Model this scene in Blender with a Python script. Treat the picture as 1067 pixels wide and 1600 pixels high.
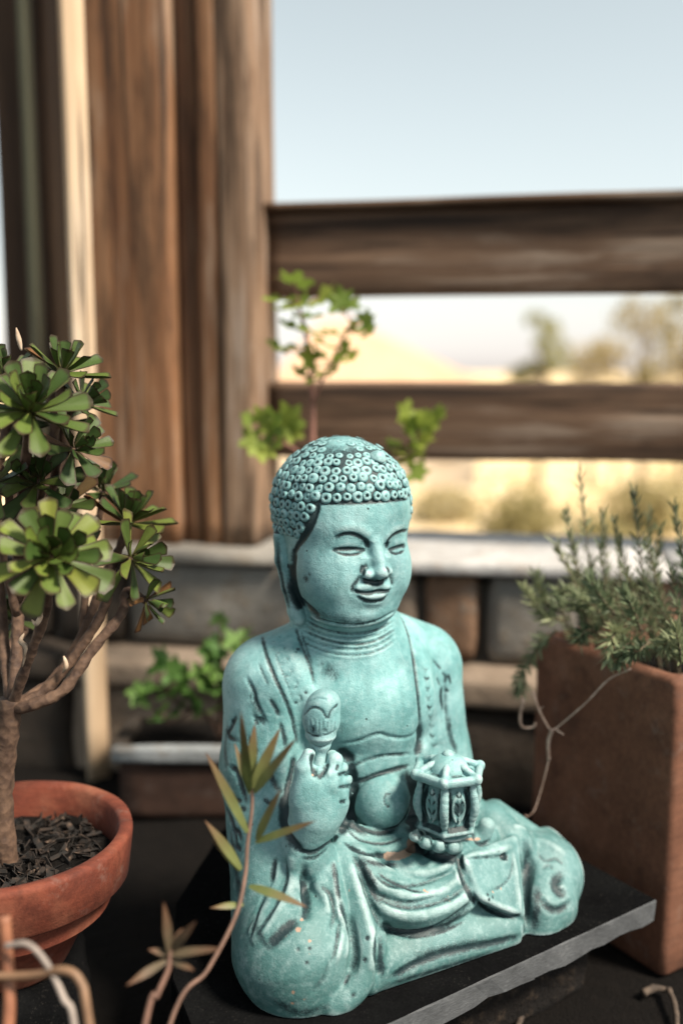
import bpy, bmesh, math, random, os
import numpy as np
from mathutils import Vector, Matrix, noise as mnoise

for _o in list(bpy.data.objects):
    bpy.data.objects.remove(_o)
scene = bpy.context.scene
COL = scene.collection

# ------------------------------------------------------------------ camera
FPX = 1555.0                    # focal length in pixels of a 1067 x 1600 frame (35 mm lens)
PITCH = math.atan(220.0 / FPX)  # camera looks slightly down
CAM_Z = 0.375
cam_data = bpy.data.cameras.new('camera')
cam_data.sensor_fit = 'VERTICAL'
cam_data.sensor_height = 36.0
cam_data.lens = 36.0 * FPX / 1600.0
cam_data.clip_start = 0.01
cam_data.clip_end = 3000.0
cam_data.dof.use_dof = True
cam_data.dof.focus_distance = 0.612
cam_data.dof.aperture_fstop = 2.7
cam_data.dof.aperture_blades = 0
cam = bpy.data.objects.new('camera', cam_data)
COL.objects.link(cam)
cam.location = (0, 0, CAM_Z)
cam.rotation_euler = (math.pi / 2 - PITCH, 0, 0)
scene.camera = cam

# ------------------------------------------------------------------ sky, sun, exposure
SUN_AZ = (0.82, -0.52)          # horizontal direction from the scene towards the sun
SUN_EL = math.radians(50)
world = bpy.data.worlds.new('World')
scene.world = world
world.use_nodes = True
wn = world.node_tree
wn.nodes.clear()
w_out = wn.nodes.new('ShaderNodeOutputWorld')
w_bg = wn.nodes.new('ShaderNodeBackground')
w_sky = wn.nodes.new('ShaderNodeTexSky')
w_sky.sky_type = 'NISHITA'
w_sky.sun_disc = False
w_sky.sun_elevation = SUN_EL
w_sky.sun_rotation = math.atan2(SUN_AZ[0], SUN_AZ[1])
w_sky.altitude = 0
w_sky.air_density = 1.2
w_sky.dust_density = 0.6
w_sky.ozone_density = 1.0
w_bg.inputs['Strength'].default_value = 0.092
w_hs = wn.nodes.new('ShaderNodeHueSaturation')      # thin high haze: a paler sky all over
w_hs.inputs['Saturation'].default_value = 0.32
w_hs.inputs['Hue'].default_value = 0.455
wn.links.new(w_sky.outputs['Color'], w_hs.inputs['Color'])
wn.links.new(w_hs.outputs['Color'], w_bg.inputs['Color'])
wn.links.new(w_bg.outputs['Background'], w_out.inputs['Surface'])

sun_data = bpy.data.lights.new('sun', 'SUN')
sun_data.energy = 4.9
sun_data.angle = math.radians(12)
sun_data.color = (1.0, 0.89, 0.75)
sun = bpy.data.objects.new('sun', sun_data)
COL.objects.link(sun)
_sd = Vector((SUN_AZ[0], SUN_AZ[1], 0)).normalized() * math.cos(SUN_EL) + Vector((0, 0, math.sin(SUN_EL)))
sun.rotation_euler = _sd.to_track_quat('Z', 'Y').to_euler()

scene.view_settings.view_transform = 'Standard'
scene.view_settings.look = 'None'
scene.view_settings.gamma = 1.0
scene.view_settings.use_curve_mapping = False
scene.view_settings.exposure = 0.90

# ------------------------------------------------------------------ helpers
def ray(px, py):
    """world direction through a pixel of the 1067 x 1600 photograph"""
    u = (px - 533.5) / FPX
    v = (800.0 - py) / FPX
    cp, sp = math.cos(PITCH), math.sin(PITCH)
    return np.array([u, cp + v * sp, -sp + v * cp])

def at(px, py, Y):
    """the world point at distance Y in front of the camera (measured along world y)"""
    d = ray(px, py)
    t = Y / d[1]
    return Vector((d[0] * t, Y, CAM_Z + d[2] * t))

def on_z(px, py, z):
    d = ray(px, py)
    t = (z - CAM_Z) / d[2]
    return Vector((d[0] * t, d[1] * t, z))

def link(o, parent=None):
    COL.objects.link(o)
    if parent is not None:
        o.parent = parent
    return o

def empty(name, loc=(0, 0, 0), rz=0.0, parent=None):
    o = bpy.data.objects.new(name, None)
    o.location = loc
    o.rotation_euler = (0, 0, rz)
    o.empty_display_size = 0.02
    return link(o, parent)

def tag(o, label=None, cat=None, group=None, kind=None):
    if label: o['label'] = label
    if cat: o['category'] = cat
    if group: o['group'] = group
    if kind: o['kind'] = kind
    return o

def mesh_from(verts, faces, name, smooth=True):
    me = bpy.data.meshes.new(name)
    me.from_pydata([tuple(v) for v in verts], [], faces)
    me.update()
    if smooth:
        me.polygons.foreach_set('use_smooth', [True] * len(me.polygons))
    return me

def obj(name, me, mat=None, parent=None):
    o = bpy.data.objects.new(name, me)
    if mat is not None and len(me.materials) == 0:
        me.materials.append(mat)
    return link(o, parent)

def bm_obj(name, bm, mat, parent=None, smooth=False):
    me = bpy.data.meshes.new(name)
    bm.to_mesh(me)
    bm.free()
    if smooth:
        me.polygons.foreach_set('use_smooth', [True] * len(me.polygons))
    return obj(name, me, mat, parent)

def catmull(pts, n=8):
    P = [np.array(p, float) for p in pts]
    if len(P) < 3:
        return [P[0] + (P[-1] - P[0]) * t for t in np.linspace(0, 1, n + 1)]
    Q = [2 * P[0] - P[1]] + P + [2 * P[-1] - P[-2]]
    out = []
    for i in range(1, len(Q) - 2):
        a, b, c, d = Q[i - 1], Q[i], Q[i + 1], Q[i + 2]
        for t in np.linspace(0, 1, n, endpoint=False):
            out.append(0.5 * ((2 * b) + (-a + c) * t + (2 * a - 5 * b + 4 * c - d) * t * t + (-a + 3 * b - 3 * c + d) * t ** 3))
    out.append(P[-1])
    return out

def tube(points, radii, seg=8, jitter=0.0, rnd=None, cap=True):
    """verts, faces of a tapered tube along points"""
    P = [Vector(p) for p in points]
    n = len(P)
    if not hasattr(radii, '__len__'):
        radii = [radii] * n
    V, F = [], []
    ref = None
    for i in range(n):
        t = (P[min(i + 1, n - 1)] - P[max(i - 1, 0)]).normalized()
        if ref is None:
            ref = t.orthogonal().normalized()
        ref = (ref - t * ref.dot(t))
        ref = ref.normalized() if ref.length > 1e-6 else t.orthogonal().normalized()
        b = t.cross(ref)
        for k in range(seg):
            a = 2 * math.pi * k / seg
            r = radii[i] * (1 + (rnd.uniform(-jitter, jitter) if rnd else 0))
            V.append(P[i] + (ref * math.cos(a) + b * math.sin(a)) * r)
    for i in range(n - 1):
        for k in range(seg):
            k2 = (k + 1) % seg
            F.append((i * seg + k, i * seg + k2, (i + 1) * seg + k2, (i + 1) * seg + k))
    if cap:
        F.append(tuple(reversed(range(seg))))
        F.append(tuple(range((n - 1) * seg, n * seg)))
    return V, F

class MB:
    """collects vertices and faces for one mesh"""
    def __init__(self):
        self.v, self.f = [], []
    def add(self, V, F):
        o = len(self.v)
        self.v += [tuple(x) for x in V]
        self.f += [tuple(i + o for i in f) for f in F]
        return self
    def tube(self, *a, **k):
        return self.add(*tube(*a, **k))
    def build(self, name, mat, parent=None, smooth=True):
        return obj(name, mesh_from(self.v, self.f, name, smooth), mat, parent)

# ------------------------------------------------------------------ materials
def new_mat(name):
    m = bpy.data.materials.new(name)
    m.use_nodes = True
    nt = m.node_tree
    b = nt.nodes['Principled BSDF']
    return m, nt, b

def N(nt, typ, **kw):
    n = nt.nodes.new(typ)
    for k, v in kw.items():
        if k.startswith('i_'):
            n.inputs[k[2:].replace('_', ' ')].default_value = v
        else:
            setattr(n, k, v)
    return n

def ramp(nt, fac, stops):
    r = nt.nodes.new('ShaderNodeValToRGB')
    el = r.color_ramp.elements
    while len(el) < len(stops):
        el.new(0.5)
    for e, (p, c) in zip(el, stops):
        e.position = p
        e.color = (c[0], c[1], c[2], 1) if hasattr(c, '__len__') else (c, c, c, 1)
    nt.links.new(fac, r.inputs['Fac'])
    return r.outputs['Color']

def mixc(nt, fac, a, b, mode='MIX'):
    m = nt.nodes.new('ShaderNodeMix')
    m.data_type = 'RGBA'
    m.blend_type = mode
    for s, v in ((m.inputs[0], fac), (m.inputs[6], a), (m.inputs[7], b)):
        if isinstance(v, bpy.types.NodeSocket):
            nt.links.new(v, s)
        elif hasattr(v, '__len__'):
            s.default_value = (v[0], v[1], v[2], 1)
        else:
            s.default_value = v
    return m.outputs[2]

def mth(nt, op, a, b=0.0, c=None, clamp=False):
    m = nt.nodes.new('ShaderNodeMath')
    m.operation = op
    m.use_clamp = clamp
    for i, v in enumerate((a, b) if c is None else (a, b, c)):
        if isinstance(v, bpy.types.NodeSocket):
            nt.links.new(v, m.inputs[i])
        else:
            m.inputs[i].default_value = v
    return m.outputs[0]

def tex_coord(nt, scale=(1, 1, 1), kind='Object', rot=(0, 0, 0)):
    tc = nt.nodes.new('ShaderNodeTexCoord')
    mp = nt.nodes.new('ShaderNodeMapping')
    mp.inputs['Scale'].default_value = scale
    mp.inputs['Rotation'].default_value = rot
    nt.links.new(tc.outputs[kind], mp.inputs['Vector'])
    return mp.outputs['Vector']

def noise(nt, vec, scale, detail=4, rough=0.55, dist=0.0, out='Fac'):
    n = N(nt, 'ShaderNodeTexNoise')
    n.inputs['Scale'].default_value = scale
    n.inputs['Detail'].default_value = detail
    n.inputs['Roughness'].default_value = rough
    n.inputs['Distortion'].default_value = dist
    nt.links.new(vec, n.inputs['Vector'])
    return n.outputs[out]

def bump(nt, b, height, strength=0.5, dist=0.001, prev=None):
    n = N(nt, 'ShaderNodeBump')
    n.inputs['Strength'].default_value = strength
    n.inputs['Distance'].default_value = dist
    nt.links.new(height, n.inputs['Height'])
    if prev is not None:
        nt.links.new(prev, n.inputs['Normal'])
    nt.links.new(n.outputs['Normal'], b.inputs['Normal'])
    return n.outputs['Normal']

MAT = {}
# ------------------------------------------------------------------ a small signed-distance modeller (units: cm, statue frame)
YAW = math.radians(28)
ST_O = (2.3, 62.8)              # statue origin in the world, cm
_cy, _sy = math.cos(YAW), math.sin(YAW)
def w2l(p):
    x, y = p[0] - ST_O[0], p[1] - ST_O[1]
    return np.array([x * _cy + y * _sy, -x * _sy + y * _cy, p[2]])
def d2l(d):
    return np.array([d[0] * _cy + d[1] * _sy, -d[0] * _sy + d[1] * _cy, d[2]])
CAM_L = w2l((0, 0, CAM_Z * 100))
def L(px, py, yl):
    """statue-frame point on the sight line through a pixel, at statue depth yl"""
    d = d2l(ray(px, py))
    return CAM_L + d * ((yl - CAM_L[1]) / d[1])
def pxs(p):
    """size of one pixel of the photograph at a statue-frame point, in cm"""
    return float(np.linalg.norm(np.asarray(p) - CAM_L)) / FPX

class Field:
    def __init__(self, lo, hi, h):
        self.lo = np.array(lo, np.float32)
        self.h = h
        self.n = np.ceil((np.array(hi) - np.array(lo)) / h).astype(int) + 1
        self.D = np.full(self.n, 3.0, np.float32)
        self.W = np.zeros(self.n, np.float32)      # dark antique wash rubbed into the engraving
        self.C = np.zeros(self.n, np.float32)      # chips that bare the clay
    def box(self, lo, hi, pad):
        a = np.clip(np.floor((np.array(lo) - pad - self.lo) / self.h).astype(int), 0, self.n)
        b = np.clip(np.ceil((np.array(hi) + pad - self.lo) / self.h).astype(int) + 1, 0, self.n)
        if np.any(b <= a):
            return None
        s = tuple(slice(i, j) for i, j in zip(a, b))
        ax = [(self.lo[k] + np.arange(a[k], b[k]) * self.h).astype(np.float32) for k in range(3)]
        return s, ax[0][:, None, None], ax[1][None, :, None], ax[2][None, None, :]
    def _union(self, s, d, k):
        D = self.D[s]
        if k > 0:
            hh = np.maximum(k - np.abs(D - d), 0.0) / k
            self.D[s] = np.minimum(D, d) - hh * hh * (k * 0.25)
        else:
            self.D[s] = np.minimum(D, d)
    def _carve(self, s, d, k):
        D = self.D[s]
        hh = np.maximum(k - np.abs(D + d), 0.0) / k
        self.D[s] = np.maximum(D, -d) + hh * hh * (k * 0.25)
    def cone(self, a, b, r1, r2, k=0.5, cut=False):
        a = np.asarray(a, np.float32); b = np.asarray(b, np.float32)
        m = max(r1, r2) + k
        bx = self.box(np.minimum(a, b), np.maximum(a, b), m + k + 0.3)
        if bx is None: return
        s, X, Y, Z = bx
        ba = b - a
        l2 = float(ba @ ba) + 1e-9
        t = np.clip(((X - a[0]) * ba[0] + (Y - a[1]) * ba[1] + (Z - a[2]) * ba[2]) / l2, 0, 1)
        d = np.sqrt((X - a[0] - t * ba[0]) ** 2 + (Y - a[1] - t * ba[1]) ** 2 + (Z - a[2] - t * ba[2]) ** 2) - (r1 + (r2 - r1) * t)
        (self._carve if cut else self._union)(s, d, k)
    def chain(self, pts, k=0.4, kk=None):
        for (p, r), (q, r2) in zip(pts[:-1], pts[1:]):
            self.cone(p, q, r, r2, k)
    def ell(self, c, r, k=0.5, rot=None, cut=False):
        c = np.asarray(c, np.float32); r = np.asarray(r, np.float32)
        m = float(r.max()) + k
        bx = self.box(c, c, m * 1.35 + k + 0.6)
        if bx is None: return
        s, X, Y, Z = bx
        x, y, z = X - c[0], Y - c[1], Z - c[2]
        if rot is not None:
            M = np.array(rot.to_matrix()).T
            x, y, z = (M[0, 0] * x + M[0, 1] * y + M[0, 2] * z, M[1, 0] * x + M[1, 1] * y + M[1, 2] * z, M[2, 0] * x + M[2, 1] * y + M[2, 2] * z)
        k0 = np.sqrt((x / r[0]) ** 2 + (y / r[1]) ** 2 + (z / r[2]) ** 2)
        k1 = np.sqrt((x / r[0] ** 2) ** 2 + (y / r[1] ** 2) ** 2 + (z / r[2] ** 2) ** 2)
        d = k0 * (k0 - 1.0) / np.maximum(k1, 1e-6)
        d = np.where(k0 < 1e-4, -r.min(), d).astype(np.float32)
        (self._carve if cut else self._union)(s, d, k)
    def rbox(self, c, half, rad, k=0.2, rz=0.0, cut=False):
        c = np.asarray(c, np.float32)
        m = float(np.linalg.norm(half)) + rad + k
        bx = self.box(c, c, m)
        if bx is None: return
        s, X, Y, Z = bx
        x, y, z = X - c[0], Y - c[1], Z - c[2]
        ca, sa = math.cos(rz), math.sin(rz)
        x, y = x * ca + y * sa, -x * sa + y * ca
        qx, qy, qz = np.abs(x) - half[0] + rad, np.abs(y) - half[1] + rad, np.abs(z) - half[2] + rad
        d = np.sqrt(np.maximum(qx, 0) ** 2 + np.maximum(qy, 0) ** 2 + np.maximum(qz, 0) ** 2) + np.minimum(np.maximum(np.maximum(qx, qy), qz), 0) - rad
        (self._carve if cut else self._union)(s, d.astype(np.float32), k)
    def sample(self, P, A=None):
        A = self.D if A is None else A
        g = (np.asarray(P, float) - self.lo) / self.h
        g = np.clip(g, 0, self.n - 1.001)
        i = g.astype(int)
        f = g - i
        out = 0
        for dx in (0, 1):
            for dy in (0, 1):
                for dz in (0, 1):
                    w = (f[:, 0] if dx else 1 - f[:, 0]) * (f[:, 1] if dy else 1 - f[:, 1]) * (f[:, 2] if dz else 1 - f[:, 2])
                    out = out + w * A[i[:, 0] + dx, i[:, 1] + dy, i[:, 2] + dz]
        return out
    def hit(self, pts):
        """surface points seen through pixels (nan where the line misses)"""
        d = np.array([d2l(ray(*p)) for p in pts])
        d /= np.linalg.norm(d, axis=1)[:, None]
        t = np.full(len(pts), 30.0)
        done = np.zeros(len(pts), bool)
        hi = self.lo + (self.n - 1) * self.h
        for _ in range(900):
            P = CAM_L + d * t[:, None]
            v = self.sample(P)
            ins = np.all((P > self.lo) & (P < hi), axis=1)
            done |= ins & (v < 0.01)
            if done.all() or t.min() > 100: break
            step = np.where(ins, np.clip(v * 0.6, 0.02, 0.5), 0.3)
            t = np.where(done, t, t + step)
        P = CAM_L + d * t[:, None]
        P[~done] = np.nan
        return P
    def _dist(self, P, R):
        lo, hi = P.min(0), P.max(0)
        bx = self.box(lo, hi, R)
        if bx is None: return None
        s, X, Y, Z = bx
        dist = np.full(self.D[s].shape, R, np.float32)
        tpar = np.zeros(dist.shape, np.float32)
        base = [q.start for q in s]
        n = len(P) - 1
        for i in range(max(n, 1)):
            a, b = P[i], P[min(i + 1, len(P) - 1)]
            sb = self.box(np.minimum(a, b), np.maximum(a, b), R)
            if sb is None: continue
            ss, x, y, z = sb
            loc = tuple(slice(q.start - o, q.stop - o) for q, o in zip(ss, base))
            ba = b - a
            l2 = float(ba @ ba) + 1e-9
            t = np.clip(((x - a[0]) * ba[0] + (y - a[1]) * ba[1] + (z - a[2]) * ba[2]) / l2, 0, 1)
            d = np.sqrt((x - a[0] - t * ba[0]) ** 2 + (y - a[1] - t * ba[1]) ** 2 + (z - a[2] - t * ba[2]) ** 2)
            old = dist[loc]
            m = d < old
            dist[loc] = np.where(m, d, old)
            tpar[loc] = np.where(m, (i + t) / max(n, 1), tpar[loc])
        return s, dist, tpar
    def stroke(self, pts, w, depth, wash=0.0, ww=None, px=True, taper=0.25, sm=5, chip=0.0):
        """engrave (depth > 0) or raise (depth < 0) a line over the surface; w in cm"""
        if px:
            q = catmull(pts, sm)
            P = self.hit([tuple(p[:2]) for p in q])
            P = P[~np.isnan(P[:, 0])]
            if len(P) < 1: return None
        else:
            P = np.array(catmull(pts, sm)) if len(pts) > 1 else np.array(pts, float)
        ww = ww or w * 1.3
        r = self._dist(P, max(w, ww) * 2.6)
        if r is None: return None
        s, dist, t = r
        e = np.minimum(1.0, np.minimum(t, 1 - t) / max(taper, 1e-3)) if (taper > 0 and len(P) > 1) else 1.0
        e = np.sqrt(np.clip(e, 0.03, 1)) if not np.isscalar(e) else e
        if depth:
            self.D[s] += (depth * e * np.exp(-(dist / w) ** 2)).astype(np.float32)
        if wash:
            self.W[s] = np.maximum(self.W[s], (wash * e * np.exp(-(dist / ww) ** 2)).astype(np.float32))
        if chip:
            self.C[s] = np.maximum(self.C[s], (chip * np.exp(-(dist / ww) ** 2)).astype(np.float32))
        return P
    def dab(self, px, py, w, depth=0.0, wash=0.0, chip=0.0):
        P = self.hit([(px, py)])
        if np.isnan(P[0, 0]): return None
        self.stroke([P[0]], w, depth, wash, w, px=False, taper=0, chip=chip)
        return P[0]
    def mesh(self, name, zcut=None):
        if zcut is not None:
            z = (self.lo[2] + np.arange(self.n[2]) * self.h)[None, None, :]
            self.D = np.maximum(self.D, (zcut - z).astype(np.float32))
        D = self.D
        D[0], D[-1] = 1, 1
        D[:, 0], D[:, -1] = 1, 1
        D[:, :, 0], D[:, :, -1] = 1, 1
        S = D < 0
        c = np.zeros(tuple(self.n - 1), np.uint8)
        for dx in (0, 1):
            for dy in (0, 1):
                for dz in (0, 1):
                    c += S[dx:self.n[0] - 1 + dx, dy:self.n[1] - 1 + dy, dz:self.n[2] - 1 + dz]
        act = np.argwhere((c > 0) & (c < 8))
        ids = np.full(c.shape, -1, np.int32)
        ids[act[:, 0], act[:, 1], act[:, 2]] = np.arange(len(act))
        acc = np.zeros((len(act), 3)); cnt = np.zeros(len(act))
        corners = [(x, y, z) for x in (0, 1) for y in (0, 1) for z in (0, 1)]
        val = {q: D[act[:, 0] + q[0], act[:, 1] + q[1], act[:, 2] + q[2]] for q in corners}
        for q in corners:
            for ax in range(3):
                if q[ax] == 0:
                    r = list(q); r[ax] = 1; r = tuple(r)
                    a, b = val[q], val[r]
                    m = (a < 0) != (b < 0)
                    t = np.where(m, a / np.where(m, a - b, 1), 0)
                    p = np.array(q, float)[None, :].repeat(len(act), 0)
                    p[:, ax] += t
                    acc += p * m[:, None]
                    cnt += m
        V = self.lo + (act + acc / cnt[:, None]) * self.h
        quads = []
        for ax in range(3):
            o1, o2 = [(1, 2), (2, 0), (0, 1)][ax]
            sl0 = [slice(None)] * 3; sl1 = [slice(None)] * 3
            sl0[ax] = slice(0, -1); sl1[ax] = slice(1, None)
            A, B = S[tuple(sl0)], S[tuple(sl1)]
            for flag, e in ((True, A & ~B), (False, ~A & B)):
                g = np.argwhere(e)
                g = g[(g[:, o1] > 0) & (g[:, o2] > 0) & (g[:, o1] < c.shape[o1]) & (g[:, o2] < c.shape[o2])]
                if not len(g): continue
                def idx(d1, d2):
                    h = g.copy(); h[:, o1] -= d1; h[:, o2] -= d2
                    return ids[h[:, 0], h[:, 1], h[:, 2]]
                q = np.stack([idx(1, 1), idx(0, 1), idx(0, 0), idx(1, 0)], 1)
                quads.append(q if flag else q[:, ::-1])
        Q = np.concatenate(quads)
        me = bpy.data.meshes.new(name)
        me.vertices.add(len(V))
        me.vertices.foreach_set('co', (V * 0.01).astype(np.float32).ravel())
        me.loops.add(Q.size)
        me.loops.foreach_set('vertex_index', Q.ravel().astype(np.int32))
        me.polygons.add(len(Q))
        me.polygons.foreach_set('loop_start', np.arange(0, Q.size, 4, dtype=np.int32))
        me.polygons.foreach_set('loop_total', np.full(len(Q), 4, np.int32))
        me.polygons.foreach_set('use_smooth', np.ones(len(Q), bool))
        me.update(calc_edges=True)
        B = np.clip(D, -0.6, 0.6)
        r = max(2, int(round(0.30 / self.h)))
        for ax in range(3):                          # box blur: the mean distance shows how far an edge stands proud
            pad = [(0, 0)] * 3; pad[ax] = (r + 1, r)
            cs = np.cumsum(np.pad(B, pad, mode='edge'), axis=ax, dtype=np.float32)
            s0 = [slice(None)] * 3; s1 = [slice(None)] * 3
            s0[ax] = slice(0, B.shape[ax]); s1[ax] = slice(2 * r + 1, 2 * r + 1 + B.shape[ax])
            B = (cs[tuple(s1)] - cs[tuple(s0)]) / (2 * r + 1)
        for nm, A in (('wash', self.W), ('chip', self.C), ('wear', B)):
            at_ = me.attributes.new(nm, 'FLOAT', 'POINT')
            at_.data.foreach_set('value', self.sample(V, A).astype(np.float32))
        return me
# ------------------------------------------------------------------ shared materials
def wood_material(name, cols, axis=2, scale=1.0, rough=0.75, grey=0.35, dark=0.6):
    """weathered timber; the grain runs along the given object axis"""
    m, nt, b = new_mat(name)
    sc = [42 * scale, 42 * scale, 42 * scale]
    sc[axis] = 3.0 * scale
    v = tex_coord(nt, tuple(sc))
    sc2 = [26 * scale] * 3; sc2[axis] = 3.4 * scale
    v2 = tex_coord(nt, tuple(sc2))
    sc3 = [190 * scale] * 3; sc3[axis] = 5 * scale
    v3 = tex_coord(nt, tuple(sc3))
    rnd_ = N(nt, 'ShaderNodeObjectInfo').outputs['Random']
    a = noise(nt, v, 1.0, 6, 0.65, 0.2)
    big = noise(nt, v2, 1.0, 5, 0.65, 0.3)
    fine = noise(nt, v3, 1.0, 3, 0.6)
    col = ramp(nt, a, [(0.28, cols[0]), (0.48, cols[1]), (0.72, cols[2])])
    gw = ramp(nt, big, [(0.52, 0.0), (0.64, 1.0)])
    col = mixc(nt, mth(nt, 'MULTIPLY', gw, grey), col, cols[3])
    dk = ramp(nt, big, [(0.34, 1.0), (0.47, 0.0)])
    col = mixc(nt, mth(nt, 'MULTIPLY', dk, dark), col, (0.03, 0.018, 0.011))
    sc4 = [75 * scale] * 3; sc4[axis] = 2.0 * scale
    crack = noise(nt, tex_coord(nt, tuple(sc4)), 1.0, 4, 0.6, 0.25)
    cr = ramp(nt, crack, [(0.585, 0.0), (0.635, 1.0)])
    col = mixc(nt, mth(nt, 'MULTIPLY', cr, 0.85), col, (0.018, 0.010, 0.006))
    sc5 = [11 * scale] * 3; sc5[axis] = 5 * scale
    kn = noise(nt, tex_coord(nt, tuple(sc5)), 1.0, 3, 0.5, 1.5)
    col = mixc(nt, mth(nt, 'MULTIPLY', ramp(nt, kn, [(0.62, 0.0), (0.70, 1.0)]), 0.6), col, cols[0])
    col = mixc(nt, 0.35, col, ramp(nt, fine, [(0.3, 0.25), (0.7, 1.0)]), 'MULTIPLY')
    nt.links.new(col, b.inputs['Base Color'])
    b.inputs['Roughness'].default_value = rough
    b.inputs['Specular IOR Level'].default_value = 0.25
    bump(nt, b, mth(nt, 'ADD', mth(nt, 'MULTIPLY', a, 0.7), mth(nt, 'MULTIPLY', fine, 0.4)), 0.7, 0.004)
    return m

def rock_material(name, c1, c2, c3=None, scale=1.0, rough=0.9, bumpd=0.004):
    m, nt, b = new_mat(name)
    v = tex_coord(nt)
    n1 = noise(nt, v, 9 * scale, 6, 0.62, 0.3)
    n2 = noise(nt, v, 60 * scale, 5, 0.65)
    n3 = noise(nt, v, 300 * scale, 3, 0.6)
    col = ramp(nt, n1, [(0.3, c1), (0.7, c2)])
    if c3 is not None:
        col = mixc(nt, ramp(nt, n2, [(0.52, 0.0), (0.66, 1.0)]), col, c3)
    col = mixc(nt, 0.5, col, ramp(nt, n3, [(0.25, 0.45), (0.75, 1.15)]), 'MULTIPLY')
    nt.links.new(col, b.inputs['Base Color'])
    b.inputs['Roughness'].default_value = rough
    b.inputs['Specular IOR Level'].default_value = 0.25
    bump(nt, b, mth(nt, 'ADD', n2, mth(nt, 'MULTIPLY', n3, 0.35)), 0.7, bumpd)
    return m

def terracotta_material(name, c1, c2, pale=(0.55, 0.40, 0.30), bloom=0.35, scale=1.0):
    m, nt, b = new_mat(name)
    v = tex_coord(nt)
    n1 = noise(nt, v, 14 * scale, 5, 0.6, 0.4)
    n2 = noise(nt, v, 700, 3, 0.6)
    n3 = noise(nt, tex_coord(nt, (40, 40, 260)), 1.0, 3, 0.5)
    col = ramp(nt, n1, [(0.3, c1), (0.7, c2)])
    col = mixc(nt, mth(nt, 'MULTIPLY', ramp(nt, n1, [(0.52, 0.0), (0.75, 1.0)]), bloom), col, pale)
    d1 = noise(nt, v, 22 * scale, 6, 0.7, 0.5)
    col = mixc(nt, mth(nt, 'MULTIPLY', ramp(nt, d1, [(0.30, 1.0), (0.46, 0.0)]), 0.55), col, tuple(c * 0.32 for c in c1))
    bl = noise(nt, v, 48 * scale, 6, 0.75, 0.3)
    col = mixc(nt, mth(nt, 'MULTIPLY', ramp(nt, bl, [(0.56, 0.0), (0.72, 1.0)]), bloom), col, tuple(0.5 * c + 0.09 for c in pale))
    gr = noise(nt, tex_coord(nt, (30, 260, 190), rot=(0.5, 0.3, 0.4)), 1.0, 4, 0.65)
    col = mixc(nt, 0.55, col, ramp(nt, gr, [(0.28, 0.45), (0.70, 1.2)]), 'MULTIPLY')
    col = mixc(nt, 0.4, col, ramp(nt, n2, [(0.25, 0.55), (0.75, 1.1)]), 'MULTIPLY')
    nt.links.new(col, b.inputs['Base Color'])
    b.inputs['Roughness'].default_value = 0.8
    b.inputs['Specular IOR Level'].default_value = 0.3
    bump(nt, b, mth(nt, 'ADD', mth(nt, 'MULTIPLY', n2, 0.3), mth(nt, 'ADD', mth(nt, 'MULTIPLY', n1, 0.4), mth(nt, 'MULTIPLY', n3, 0.3))), 0.5, 0.0015)
    return m

def leaf_material(name, c1, c2, tip=None, var=0.25, trans=0.3, rough=0.5, spec=0.35, attr=True):
    """foliage: colour varies from leaf to leaf; 'tint' runs from the base (0) to the tip (1)"""
    m, nt, b = new_mat(name)
    rnd_ = N(nt, 'ShaderNodeObjectInfo').outputs['Random']
    v = tex_coord(nt)
    n1 = noise(nt, v, 120, 4, 0.6)
    f = mth(nt, 'ADD', mth(nt, 'MULTIPLY', n1, 0.5), mth(nt, 'MULTIPLY', rnd_, 0.5))
    col = ramp(nt, f, [(0.25, c1), (0.75, c2)])
    if tip is not None:
        t = N(nt, 'ShaderNodeAttribute', attribute_name='tint').outputs['Fac']
        col = mixc(nt, ramp(nt, t, [(0.30, 0.0), (1.0, 1.0)]), col, tip)
    nt.links.new(col, b.inputs['Base Color'])
    b.inputs['Roughness'].default_value = rough
    b.inputs['Specular IOR Level'].default_value = spec
    out = nt.nodes['Material Output']
    tr = N(nt, 'ShaderNodeBsdfTranslucent')
    nt.links.new(col, tr.inputs['Color'])
    mx = N(nt, 'ShaderNodeMixShader')
    mx.inputs[0].default_value = trans
    nt.links.new(b.outputs[0], mx.inputs[1]); nt.links.new(tr.outputs[0], mx.inputs[2])
    nt.links.new(mx.outputs[0], out.inputs['Surface'])
    bump(nt, b, n1, 0.3, 0.001)
    return m

def soil_material(name, c1, c2):
    m, nt, b = new_mat(name)
    v = tex_coord(nt)
    n1 = noise(nt, v, 60, 6, 0.7)
    n2 = noise(nt, v, 400, 4, 0.7)
    col = ramp(nt, mth(nt, 'ADD', mth(nt, 'MULTIPLY', n1, 0.5), mth(nt, 'MULTIPLY', n2, 0.5)), [(0.35, c1), (0.70, c2)])
    nt.links.new(col, b.inputs['Base Color'])
    b.inputs['Roughness'].default_value = 0.95
    b.inputs['Specular IOR Level'].default_value = 0.15
    bump(nt, b, mth(nt, 'ADD', n1, n2), 1.0, 0.006)
    return m

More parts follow.
